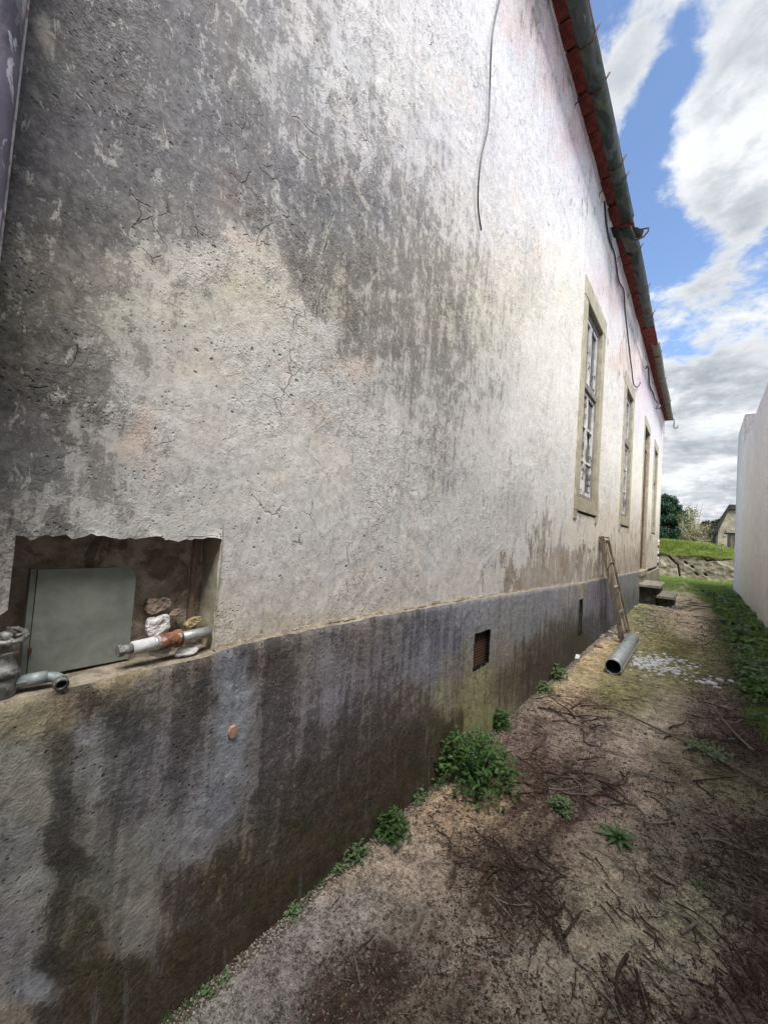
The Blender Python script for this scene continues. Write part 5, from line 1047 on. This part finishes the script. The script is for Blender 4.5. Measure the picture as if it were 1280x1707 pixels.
# verge of weeds and grass along the white wall, thinning towards the camera
rs = np.random.RandomState(12)
sp = []
for _ in range(42000):
    y = 2.5+15.8*rs.rand()**1.15; edge = np.interp(y, [2.5, 3.5, 5, 8, 11, 14, 18], [.62, .36, .42, .36, .20, -.3, -1.0])+.10*math.sin(y*3.1)+.06*math.sin(y*7.7)
    x = edge+(.80-edge)*rs.rand()**.8
    if vnoise(np.array([x*5]), np.array([y*4]), 3)[0] < .40: continue
    s = 1+.04*y; sp.append((x, y, gz1(x, y)-.004, rs.uniform(.03, .11)*(1.3 if x > .6 else .8), .0035*s, 1.1))
grass_patch('verge_grass', sp, 'grass', 'short grass growing along the foot of the white wall')
sp = []
for _ in range(14000):
    x = rs.uniform(-1.6, .95); y = rs.uniform(13.0, YG-.02)
    if rs.rand() > (y-11.5)/5: continue
    if vnoise(np.array([x*3]), np.array([y*2]), 9)[0] < .25: continue
    sp.append((x, y, gz1(x, y)-.004, rs.uniform(.03, .12), .007, 1.))
grass_patch('lane_end_grass', sp, 'grass', 'rough grass at the far end of the path before the garden wall')
sp = []
for _ in range(42000):
    x = rs.uniform(-2.6, 2.2); y = YG+.0+2.6*rs.rand()**1.5
    sp.append((x, y, fz(x, y)-.03, rs.uniform(.04, .15)*np.interp(x, [-2, 0, 1.5], [1.15, .85, .55])*(.4+1.7*vnoise(np.array([x*3.3]), np.array([y*3.]), 19)[0]), .012, 1.2))
grass_patch('bank_grass', sp, 'grass_s', 'bright sunlit grass covering the top of the garden wall')
sp = []
for _ in range(9000):
    x = rs.uniform(-1.9, 1.2); sp.append((x, YG-.03+.10*rs.rand(), .86+.05*rs.rand(), -rs.uniform(.03, .14)*(vnoise(np.array([x*4]), np.array([1.]), 4)[0]), .014, .6))
grass_patch('hanging_turf', sp, 'shrub', 'dry turf hanging over the edge of the garden wall')
k = 0
for _ in range(600):
    y = 2.9+11.*rs.rand()**1.4; lo = np.interp(y, [2.9, 3.6, 5, 8, 12, 15], [.55, .34, .42, .42, .30, .1]); x = lo+(.78-lo)*rs.rand()
    if k >= 100: break
    near = y < 4.3
    if near:
        if k % 3 and y < 3.2: pass
    mt = ('verge', 'verge', 'weed_l', 'weed_b')[rs.randint(4)]; look = {'verge': 'bright green leafy weed', 'weed_l': 'pale greyish leafy weed', 'weed_b': 'bluish green leafy weed'}[mt]
    where = ('right of the long stick', 'right of the pale verge stick', 'right of the white flakes', 'opposite the ladder', 'between ladder and doorstep', 'opposite the doorstep', 'near the far end')[int(np.searchsorted([3.5, 4.2, 5.1, 6.2, 8.2, 10.5], y))]
    weed(x, y, .11+.012*y, rs.uniform(.06, .15), 40, mt, look+' at the white wall, '+where, .047+.0035*y, 'weed', parts=(y < 3.6 and k < 30), group='weeds along the white wall '+where, inner=60)
    k += 1
# tall-bladed grass tuft
x, y = .60, 3.75; e = empty('grass_tuft', (x, y, gz1(x, y)), 'tuft of long arching green blades against the white wall', 'grass tuft')
bl = leaf_mesh('blade', M['grass'], 1, .055, .3, .55, 6)
for q in range(46): put('blade', bl, e, (x+rnd.uniform(-.05, .05), y+rnd.uniform(-.08, .08), gz1(x, y)), (0, -rnd.uniform(.6, 1.45), rnd.uniform(0, 2*PI)), rnd.uniform(.14, .27))

for q, (tx, ty, lab) in enumerate(((.50, 3.15, 'short grass tuft at the right edge above the long stick'), (.66, 4.7, 'grass tuft at the white wall level with the white flakes'), (.50, 5.6, 'pale grass tuft on the verge across from the ladder'), (.62, 7.2, 'grass tuft on the verge halfway to the doorstep'), (.45, 9.0, 'grass tuft on the verge opposite the doorstep'))):
    e = empty('grass_tuft', (tx, ty, gz1(tx, ty)), lab, 'grass tuft', None)
    for k in range(30): put('blade', bl, e, (tx+rnd.uniform(-.05, .05), ty+rnd.uniform(-.07, .07), gz1(tx, ty)), (0, -rnd.uniform(.5, 1.4), rnd.uniform(0, 2*PI)), rnd.uniform(.10, .20)*(1+.05*ty))

# ------------------------------------------------------------------ trees beyond
def foliage_cloud(centres, n, size, mat, name, parent, seed=1, flat=.5):
    rr = np.random.RandomState(seed); C_ = np.array(centres); w = C_[:, 3]**2; idx = rr.choice(len(C_), n, p=w/w.sum())
    d = rr.normal(size=(n, 3)); d /= np.linalg.norm(d, axis=1)[:, None]; rad = C_[idx, 3]*(.45+.80*rr.rand(n)**1.3); p = C_[idx, :3]+d*rad[:, None]*np.array([1, 1, .9])
    a = rr.normal(size=(n, 3)); a /= np.linalg.norm(a, axis=1)[:, None]; b_ = np.cross(a, d+.01); b_ /= np.linalg.norm(b_, axis=1)[:, None]; s = size*rr.uniform(.5, 1.4, n)[:, None]
    v = np.stack([p-a*s*.5, p+b_*s*flat*.5, p+a*s*.5, p-b_*s*flat*.5], 1).reshape(-1, 3); f = np.arange(n*4).reshape(n, 4)
    return put(name, np_mesh(name, v, f, M[mat], False), parent)
def conifer():
    y = 40.; c = ony(1116, 900, y); x = c[0]; top = ony(1116, 828, y)[2]; e = empty('conifer_tree', (x, y, 1.), 'dense dark green conifer beyond the garden wall beside the old house', 'tree')
    put('trunk', MB().tube([(x, y, .6), (x+.1, y, 3), (x, y, top*.85)], [.22, .16, .05], 8).mesh('trunk', M['bark']), e)
    cs = []; H = top-1.0
    for k in range(260):
        t = rnd.random(); z = 1.0+H*t; R = 2.75*(1-t)**.5*(.75 if t < .08 else 1); a = rnd.uniform(0, 2*PI); q = R*rnd.random()**.5*.85
        cs.append((x-.35+q*math.cos(a), y+q*math.sin(a), z, rnd.uniform(.22, .5)*(1.1-.4*t)))
    foliage_cloud(cs, 42000, .17, 'conifer', 'crown', e, 3)
conifer()
def broad(px, pt, pb, y, wpx, mat, label, name, n=16000, seed=1, leaf=.22, cat='tree', group=None, gap=.5):
    c = ony(px, pb, y); x = c[0]; top = ony(px, pt, y)[2]; R = wpx/F*y*.78/2*1.6; e = empty(name, (x, y, 1), label, cat, group); rr = random.Random(seed)
    t = MB(); t.tube([(x, y, .5), (x+.1, y, 1.5), (x, y, top*.7)], [.16, .12, .05], 6)
    for k in range(7):
        a = rr.uniform(0, 2*PI); t.tube([(x, y, 1+.3*k), (x+R*.5*math.cos(a), y+R*.5*math.sin(a), 1.5+.4*k), (x+R*.8*math.cos(a), y+R*.8*math.sin(a), min(top*.95, 2.3+.4*k))], [.07, .05, .015], 5)
    put('trunk', t.mesh('trunk', M['bark']), e); cs = []
    for k in range(70):
        a = rr.uniform(0, 2*PI); q = R*rr.random()**.5; z = 1.+(top-1.2)*rr.random()*(1-.45*(q/R)**2); cs.append((x+q*math.cos(a), y+q*math.sin(a), z, rr.uniform(gap*.5, gap)))
    foliage_cloud(cs, n, leaf, mat, 'crown', e, seed); return e
broad(1192, 863, 905, 46, 34, 'hedge', 'dark leafless-looking tree left of the stone outbuilding', 'dark_tree', 15000, 4)
broad(1212, 856, 905, 52, 36, 'hedge', 'tallest of the dark trees, partly behind the stone outbuilding roof', 'dark_tree', 15000, 5)
broad(1170, 870, 905, 52, 34, 'hedge', 'lower dark tree seen through the pale branches', 'dark_tree', 12000, 6)
broad(1146, 862, 905, 44, 20, 'shrub', 'olive green shrubby tree touching the conifer', 'olive_tree', 7000, 7, .16)
def bare(px, pt, y, label, seed, n=13, spread=.9, mat='pale_stem'):
    rr = random.Random(seed); x = ony(px, 900, y)[0]; top = ony(px, pt, y)[2]; e = empty('bare_shrub', (x, y, 1), label, 'shrub'); b = MB()
    for k in range(n):
        a = rr.uniform(0, 2*PI); q = spread*rr.uniform(.2, 1); h = top*rr.uniform(.55, 1.) if k else top; P = [(x+rr.uniform(-.25, .25), y, 1.0)]
        for t in (.35, .7, 1.): P.append((x+q*t*math.cos(a)+rr.uniform(-.09, .09), y+q*t*math.sin(a), 1.0+(h-1)*t))
        b.tube(P, [.040, .032, .022, .008], 5)
        for m in range(4):
            t = rr.uniform(.3, .9); p = Vector(P[0]).lerp(Vector(P[-1]), t); b.tube([p, p+Vector((rr.uniform(-.5, .5), rr.uniform(-.4, .4), rr.uniform(.15, .6)))], [.016, .005], 4)
    put('branches', b.mesh('branches', M[mat]), e)
    cs = [(x+rr.uniform(-.6, .6), y+rr.uniform(-.5, .5), 1.1+(top-1.1)*rr.random()*.8, .3) for _ in range(14)]
    foliage_cloud(cs, 900, .12, 'shrub', 'leaves', e, seed)
bare(1140, 832, 36, 'tallest bare pale-stemmed shrub against the white cloud', 1, 9, .5)
bare(1150, 838, 34, 'thin bare shrub right of the tallest one', 2, 9, .6)
bare(1158, 868, 31, 'bushy pale bare shrub in the middle of the gap', 3, 18, .9)
bare(1172, 872, 30, 'spreading pale bare shrub nearer the stone outbuilding', 4, 18, 1.1)
bare(1184, 885, 29, 'lowest fan of pale bare branches beside the stone outbuilding', 5, 14, 1.)
lg = MB()
for k in range(26):
    x = rnd.uniform(-.9, 1.6); y = 26+rnd.uniform(0, 2); z = 1.38+rnd.uniform(0, .16); a = rnd.uniform(-.35, .35); L = rnd.uniform(.5, 1.4); lg.tube([(x, y, z), (x+L*.5, y+rnd.uniform(-.2, .2), z+a*L*.5+.05), (x+L, y, z+a*L*.6)], [.035, .03, .012], 5)
tag(lg.obj('brush_pile', M['pale_stem']), 'heap of pale cut branches lying on the field behind the grass', 'brushwood')
fh = empty('far_hedge', (0, 70, 0), 'distant dark hedge line on the horizon between the houses', 'hedge')
cs = [(x, 70+rnd.uniform(-2, 2), rnd.uniform(1, 3.3), rnd.uniform(.7, 1.3)) for x in np.linspace(-22, 24, 120)]
foliage_cloud(cs, 16000, .45, 'hedge', 'crown', fh, 9)

# ------------------------------------------------------------------ litter on the path
def bent(seed, n=5, wob=.12, forks=0):
    rr = random.Random(seed); P = [np.array([0., 0, 0])]; d = rr.uniform(-.2, .2)
    for k in range(n): d += rr.uniform(-wob, wob)*3; P.append(P[-1]+np.array([math.cos(d), math.sin(d), rr.uniform(-.05, .10)])/n)
    b = MB(); b.tube(P, [.020*(1-.55*k/n) for k in range(n+1)], 5)
    for f in range(forks):
        k = rr.randint(1, n-1); s = rr.choice((-1, 1)); a = d+s*rr.uniform(.5, 1.1); q = rr.uniform(.18, .4); b.tube([P[k], P[k]+np.array([math.cos(a), math.sin(a), .12])*q*.5, P[k]+np.array([math.cos(a+s*.2), math.sin(a+s*.2), .1])*q], [.012, .009, .005], 4)
    return b
TW_D = [bent(s, 5, .14, s % 3).mesh('twig', M['twig'], True) for s in range(14)]; TW_L = [bent(s+40, 5, .12, s % 3).mesh('twig', M['twig_l'], True) for s in range(8)]
TWIGS = []
def twigs(px, py, sx, sy, n, L, ang, spread, label, group, pale=.15, seed=0, thick=1.):
    rr = random.Random(seed)
    for k in range(n):
        x, y = gp(px+rr.gauss(0, sx), py+rr.gauss(0, sy)); x = min(max(x, XP+.03), .78); l = L*rr.uniform(.45, 1.35); z = gz1(x, y)+.002+rr.random()*.005
        me = rr.choice(TW_L if rr.random() < pale else TW_D); a = ang+rr.gauss(0, spread); w = rr.uniform(.8, 1.9)
        TWIGS.append((l/math.hypot(x, y, 1.1), me, (x-.5*l*math.cos(a), y-.5*l*math.sin(a), z), (rr.uniform(-.4, .4), rr.uniform(-.07, .03), a), (l, l*w, l*w*.8), label, group))
def lay_twigs():
    TWIGS.sort(key=lambda t: -t[0]); rest = {}
    for k, (q, me, loc, rot, sc, label, group) in enumerate(TWIGS):
        if k < 285: tag(put('twig', me, None, loc, rot, sc), label, 'twig', group)
        else: rest.setdefault(me.materials[0].name, []).append((me, loc, rot, sc))
    for nm, L in rest.items():
        b = MB()
        for me, loc, rot, sc in L:
            mt = Matrix.LocRotScale(Vector(loc), __import__('mathutils').Euler(rot), Vector(sc)); b.add([mt @ v.co for v in me.vertices], [tuple(p.vertices) for p in me.polygons])
        tag(put('small_twigs', b.mesh('small_twigs', bpy.data.materials[nm], True)), 'small loose twigs strewn over the path', None, None, 'stuff')
A = -.95   # twigs mostly lie along the slant of the path
twigs(860, 1480, 40, 34, 70, .085, A, .7, 'dark twig in the densest heap in the near left of the path', 'twigs of the dense heap', .2, 1)
twigs(795, 1420, 32, 22, 40, .07, A, .8, 'dark twig in the heap just below the largest weed clump', 'twigs below the weed clump', .2, 2)
twigs(920, 1540, 26, 16, 20, .08, A, .4, 'dark twig trailing down from the dense heap', 'twigs trailing from the heap', .1, 3)
twigs(910, 1290, 50, 32, 60, .11, .1, .9, 'reddish brown twig in the litter right of the largest weed clump', 'twigs right of the weed clump', .15, 4)
twigs(1000, 1320, 40, 14, 12, .16, .2, .5, 'thin twig lying above the green rosette', 'twigs above the rosette', .35, 5)
twigs(1050, 1665, 50, 28, 44, .08, A, .45, 'dark twig in the heap at the bottom edge of the path', 'twigs at the bottom edge', .1, 6)
twigs(1120, 1600, 30, 14, 10, .07, A, .5, 'short dark twig above the bottom heap', 'twigs above the bottom heap', .2, 7)
twigs(1120, 1500, 50, 40, 26, .07, A, .4, 'thin curved twig on pale dirt in the lower right', 'twigs on the pale dirt', .25, 8)
twigs(1220, 1440, 36, 44, 60, .09, A, .6, 'dark twig in the litter along the right side', 'twigs along the right side', .25, 9)
twigs(1235, 1600, 30, 46, 34, .08, A, .5, 'dark twig in the bottom right corner', 'twigs in the bottom right corner', .1, 10)
twigs(640, 1600, 80, 40, 30, .04, A, .7, 'short dark twig on the gritty near ground', 'twigs on the near ground', .25, 11)
twigs(970, 1190, 40, 16, 34, .16, .3, .7, 'dark root-like twig before the grey pipe', 'twigs before the pipe', .1, 12)
twigs(1120, 1330, 50, 30, 30, .11, A, .7, 'thin twig near the long stick', 'twigs near the long stick', .3, 13)
twigs(1200, 1220, 35, 20, 34, .15, .4, .7, 'dark twig before the grass verge', 'twigs before the verge', .2, 14)
twigs(1160, 1020, 24, 12, 16, .5, .2, .5, 'dark twig on the far part of the path', 'twigs on the far path', .2, 15)
rz = random.Random(77)
for k in range(26):     # loose thin twigs between the heaps
    twigs(rz.uniform(560, 1260), rz.uniform(1230, 1690), 40, 25, 9, rz.uniform(.035, .075), A, .7, 'thin loose twig lying between the heaps on the path', 'loose twigs between the heaps', .3, 100+k)
lay_twigs()
def stick(P, r, mat, label, lift=.006, name='stick'):
    pts = [np.array([*gp(a, b), 0.]) for a, b in P]
    for p in pts: p[2] = gz1(p[0], p[1])+lift+r
    pts = smooth_path(pts, 5); n = len(pts); tag(MB().tube(pts, [r*(1-.5*k/n) for k in range(n)], 7).obj(name, M[mat], smooth=True), label, 'stick')
stick([(1275, 1318), (1215, 1280), (1150, 1245), (1080, 1212), (1030, 1190), (1000, 1182)], .0085, 'wood_old', 'long straight dry stick lying diagonally across the path', .012)
stick([(1255, 1255), (1220, 1222), (1190, 1185)], .008, 'twig_l', 'pale stick lying at the verge above the long stick')
stick([(1125, 1372), (1080, 1374), (1045, 1362)], .004, 'twig_l', 'pale curved stick just right of the green rosette')
stick([(1155, 1303), (1190, 1300), (1230, 1296)], .005, 'twig', 'dark stick lying below the long stick')
stick([(940, 1568), (955, 1545), (968, 1528)], .005, 'twig', 'short dark stick standing out below the dense heap')
stick([(1133, 1564), (1148, 1555), (1157, 1545), (1140, 1535), (1120, 1528)], .005, 'twig_l', 'short hooked pale stick in the lower right', .004)
stick([(1165, 1403), (1190, 1402), (1215, 1410), (1262, 1432)], .005, 'twig_l', 'branched pale stick crossing the upright stalk')
stick([(1045, 1600), (1030, 1625), (1027, 1660), (1035, 1690)], .005, 'twig', 'dark bent stick at the bottom of the path')
stick([(850, 1428), (866, 1450), (884, 1455)], .0035, 'twig', 'thin dark stick right of the dense heap')
x, y = gp(1160, 1468); tag(MB().tube([(x, y, gz1(x, y)), (x+.004, y+.004, .05), (x+.002, y, .115), (x-.006, y+.01, .145)], [.0032, .0028, .0022, .0012], 6).obj('dry_stalk', M['twig_l'], smooth=True), 'upright dry stalk standing in the lower right of the path', 'stalk')
x, y = gp(990, 1172); 

# white plaster rubble beside the pipe
rr = random.Random(31); flake = []
for s in range(6):
    r2 = random.Random(s+200); n = 7; pts = [(math.cos(2*PI*k/n)*r2.uniform(.6, 1.1), math.sin(2*PI*k/n)*r2.uniform(.45, .9)) for k in range(n)]; b = MB()
    b.add([(p, q, .16+r2.uniform(-.06, .06)) for p, q in pts]+[(p*1.05, q*1.05, -.12) for p, q in pts], [tuple(range(n)), tuple(range(n, 2*n))]+[(k, (k+1) % n, n+(k+1) % n, n+k) for k in range(n)]); flake.append(b)
FW = [b.mesh('flake', M['litter_w']) for b in flake]; FB = [b.mesh('flake', M['shard_b']) for b in flake]; FG = [b.mesh('flake', M['grit']) for b in flake]
def flakes(px, py, sx, sy, n, s0, meshes, name, label, group, cat='rubble'):
    for k in range(n):
        x, y = gp(px+rr.gauss(0, sx), py+rr.gauss(0, sy)); x = min(max(x, XP+.02), .78); s = s0*rr.uniform(.5, 1.5)
        tag(put(name, rr.choice(meshes), None, (x, y, gz1(x, y)+s*.16), (rr.uniform(-.15, .15), rr.uniform(-.15, .15), rr.uniform(0, 6.28)), s), label, cat, group)
flakes(1088, 1104, 21, 6.5, 190, .017, FW, 'plaster_flake', 'white plaster flake in the bright scatter right of the grey pipe', 'white flakes beside the pipe')
flakes(1128, 1116, 20, 8, 95, .017, FW, 'plaster_flake', 'bluish white flake in the middle of the path', 'white flakes in mid path')
flakes(1185, 1136, 14, 4, 14, .028, FW, 'plaster_flake', 'larger flat white flake towards the verge', 'flat white flakes towards the verge')
flakes(1080, 1112, 60, 18, 90, .014, FG, 'grit_chip', 'small beige chip around the white scatter', 'beige chips around the scatter')
flakes(985, 1085, 22, 14, 26, .018, FG, 'grit_chip', 'small pale chip on the sandy strip by the plinth', 'chips on the sandy strip')
flakes(1010, 1060, 16, 8, 10, .03, FW, 'plaster_flake', 'white flake at the foot of the ladder', 'flakes at the ladder foot')
flakes(1130, 1015, 30, 10, 40, .05, FG, 'grit_chip', 'pale stone chip on the far path', 'chips on the far path')
x, y = gp(998, 1080); tag(put('brick_chip', FB[1], None, (x, y, .02), (.3, .2, .5), (.06, .05, .09)), 'dark reddish brick chip on the sandy strip by the plinth', 'rubble')
x, y = gp(958, 1098); tag(put('plaster_flake', FW[2], None, (x, y, .015), (.3, -.4, .9), .05), 'pale flake tucked against the plinth foot', 'rubble')
x, y = gp(1038, 1062); tag(put('plaster_flake', FW[3], None, (x, y, .05), (.9, -.4, .9), .07), 'white lump lodged at the ladder foot', 'rubble')

# stuff: grit, bark crumbs and leaf bits that nobody could count
def crumbs(name, n, mat, label, smin, smax, dens, seed, flat=.45, asp=1.):
    r = np.random.RandomState(seed); m = n*4
    y = .25+8.5*r.rand(m)**2.0; x = r.uniform(-.93, .80, m); z = gz(x, y); px, py = proj(np.stack([x, y, z], 1)); keep = (px > 150) & (px < 1330) & (py < 1800) & (py > 950)
    keep &= r.rand(m) < dens(x, y, px, py); x, y, z = x[keep][:n], y[keep][:n], z[keep][:n]; k = len(x)
    s = r.uniform(smin, smax, k)*(1+.22*y); a = r.uniform(0, 2*PI, k); base = np.array([[1, 0, 0], [0, 1, 0], [-1, 0, 0], [0, -1, 0], [0, 0, 1], [0, 0, -1]], float)
    v = np.zeros((k, 6, 3)); jit = r.uniform(.6, 1.3, (k, 6, 1)); p = base[None]*jit*s[:, None, None]; p[:, :, 0] *= asp; p[:, :, 2] *= flat
    ca, sa = np.cos(a)[:, None], np.sin(a)[:, None]; v[:, :, 0] = p[:, :, 0]*ca-p[:, :, 1]*sa+x[:, None]; v[:, :, 1] = p[:, :, 0]*sa+p[:, :, 1]*ca+y[:, None]; v[:, :, 2] = p[:, :, 2]+z[:, None]+s[:, None]*flat*.4
    F_ = np.array([[0, 1, 4], [1, 2, 4], [2, 3, 4], [3, 0, 4], [1, 0, 5], [2, 1, 5], [3, 2, 5], [0, 3, 5]]); f = (np.arange(k)[:, None, None]*6+F_[None]).reshape(-1, 3)
    tag(put(name, np_mesh(name, v.reshape(-1, 3), f, M[mat], False)), label, None, None, 'stuff')
lit = lambda px, py: idw(px, py, GL, 3.4, 1)[:, 0]
crumbs('pale_grit', 20000, 'grit', 'pale grit strewn over the path', .0006, .0020, lambda x, y, px, py: .55+.0*x, 41)
crumbs('dark_crumbs', 26000, 'litter', 'dark bark crumbs and soil bits on the path', .0007, .0024, lambda x, y, px, py: np.clip(.05+1.2*lit(px+15*fbm(x*6, y*5, 3, 2), py), .05, 1), 42, .5, 1.6)
crumbs('needle_litter', 34000, 'twig', 'fine rotting needles and twig bits on the path', .0006, .0015, lambda x, y, px, py: np.clip(-.05+1.5*lit(px+20*fbm(x*6, y*5, 3, 4), py+10*fbm(x*7, y*5, 2, 6)), .02, 1), 43, .25, 4.5)
crumbs('pale_straw', 3500, 'twig_l', 'fine pale straw bits on the path', .001, .0022, lambda x, y, px, py: np.clip(.15+.8*lit(px, py), .05, 1), 44, .25, 5.)

def foot_soil():
    r = np.random.RandomState(61); n = 9000; y = .3+6.5*r.rand(n)**1.6; off = np.abs(r.normal(0, .018, n))*(1+.12*y); x = XP+.018+off; z = gz(x, y)+np.clip(.012-off*.35, 0, 1)*r.rand(n); s_ = r.uniform(.0012, .0042, n)*(1+.15*y)
    base = np.array([[1, 0, 0], [0, 1, 0], [-1, 0, 0], [0, -1, 0], [0, 0, .8], [0, 0, -.8]], float); v = base[None]*r.uniform(.6, 1.3, (n, 6, 1))*s_[:, None, None]+np.stack([x, y, z], 1)[:, None]
    F_ = np.array([[0, 1, 4], [1, 2, 4], [2, 3, 4], [3, 0, 4], [1, 0, 5], [2, 1, 5], [3, 2, 5], [0, 3, 5]]); f = (np.arange(n)[:, None, None]*6+F_[None]).reshape(-1, 3)
    h = n*3//5
    for nm, a, b_, mt in (('soil_crumbs', 0, h, 'earth'), ('foot_grit', h, n, 'grit')):
        tag(put(nm, np_mesh(nm, v[a:b_].reshape(-1, 3), f[:(b_-a)*8], M[mt], False)), 'loose soil and grit gathered along the foot of the plinth', None, None, 'stuff')
    sp = [(XP+.012+abs(r.normal(0, .012)), yy, 0, r.uniform(.006, .022), .0022, 1.3) for yy in .35+5.*r.rand(3600) if vnoise(np.array([yy*6]), np.array([2.]), 8)[0] > .6]
    grass_patch('foot_moss', sp, 'weed', 'moss and seedlings in the crack along the foot of the plinth')
foot_soil()

crumbs('leaf_litter', 7000, 'litter', 'flat brown leaf fragments lying in the litter', .0018, .0045, lambda x, y, px, py: np.clip(-.05+1.3*lit(px+22*fbm(x*6, y*5, 3, 4), py+12*fbm(x*7, y*5, 2, 6)), .01, 1), 45, .12, 1.7)
crumbs('pale_leaf_bits', 2600, 'shard_b', 'dry tan leaf fragments on the path', .0014, .0038, lambda x, y, px, py: np.clip(.05+.9*lit(px, py), .03, 1), 46, .15, 1.9)
crumbs('clods', 3000, 'earth', 'small clods of earth on the path', .0022, .0058, lambda x, y, px, py: np.clip(.02+1.0*lit(px+22*fbm(x*6, y*5, 3, 4), py), .02, 1), 47, .7, 1.2)
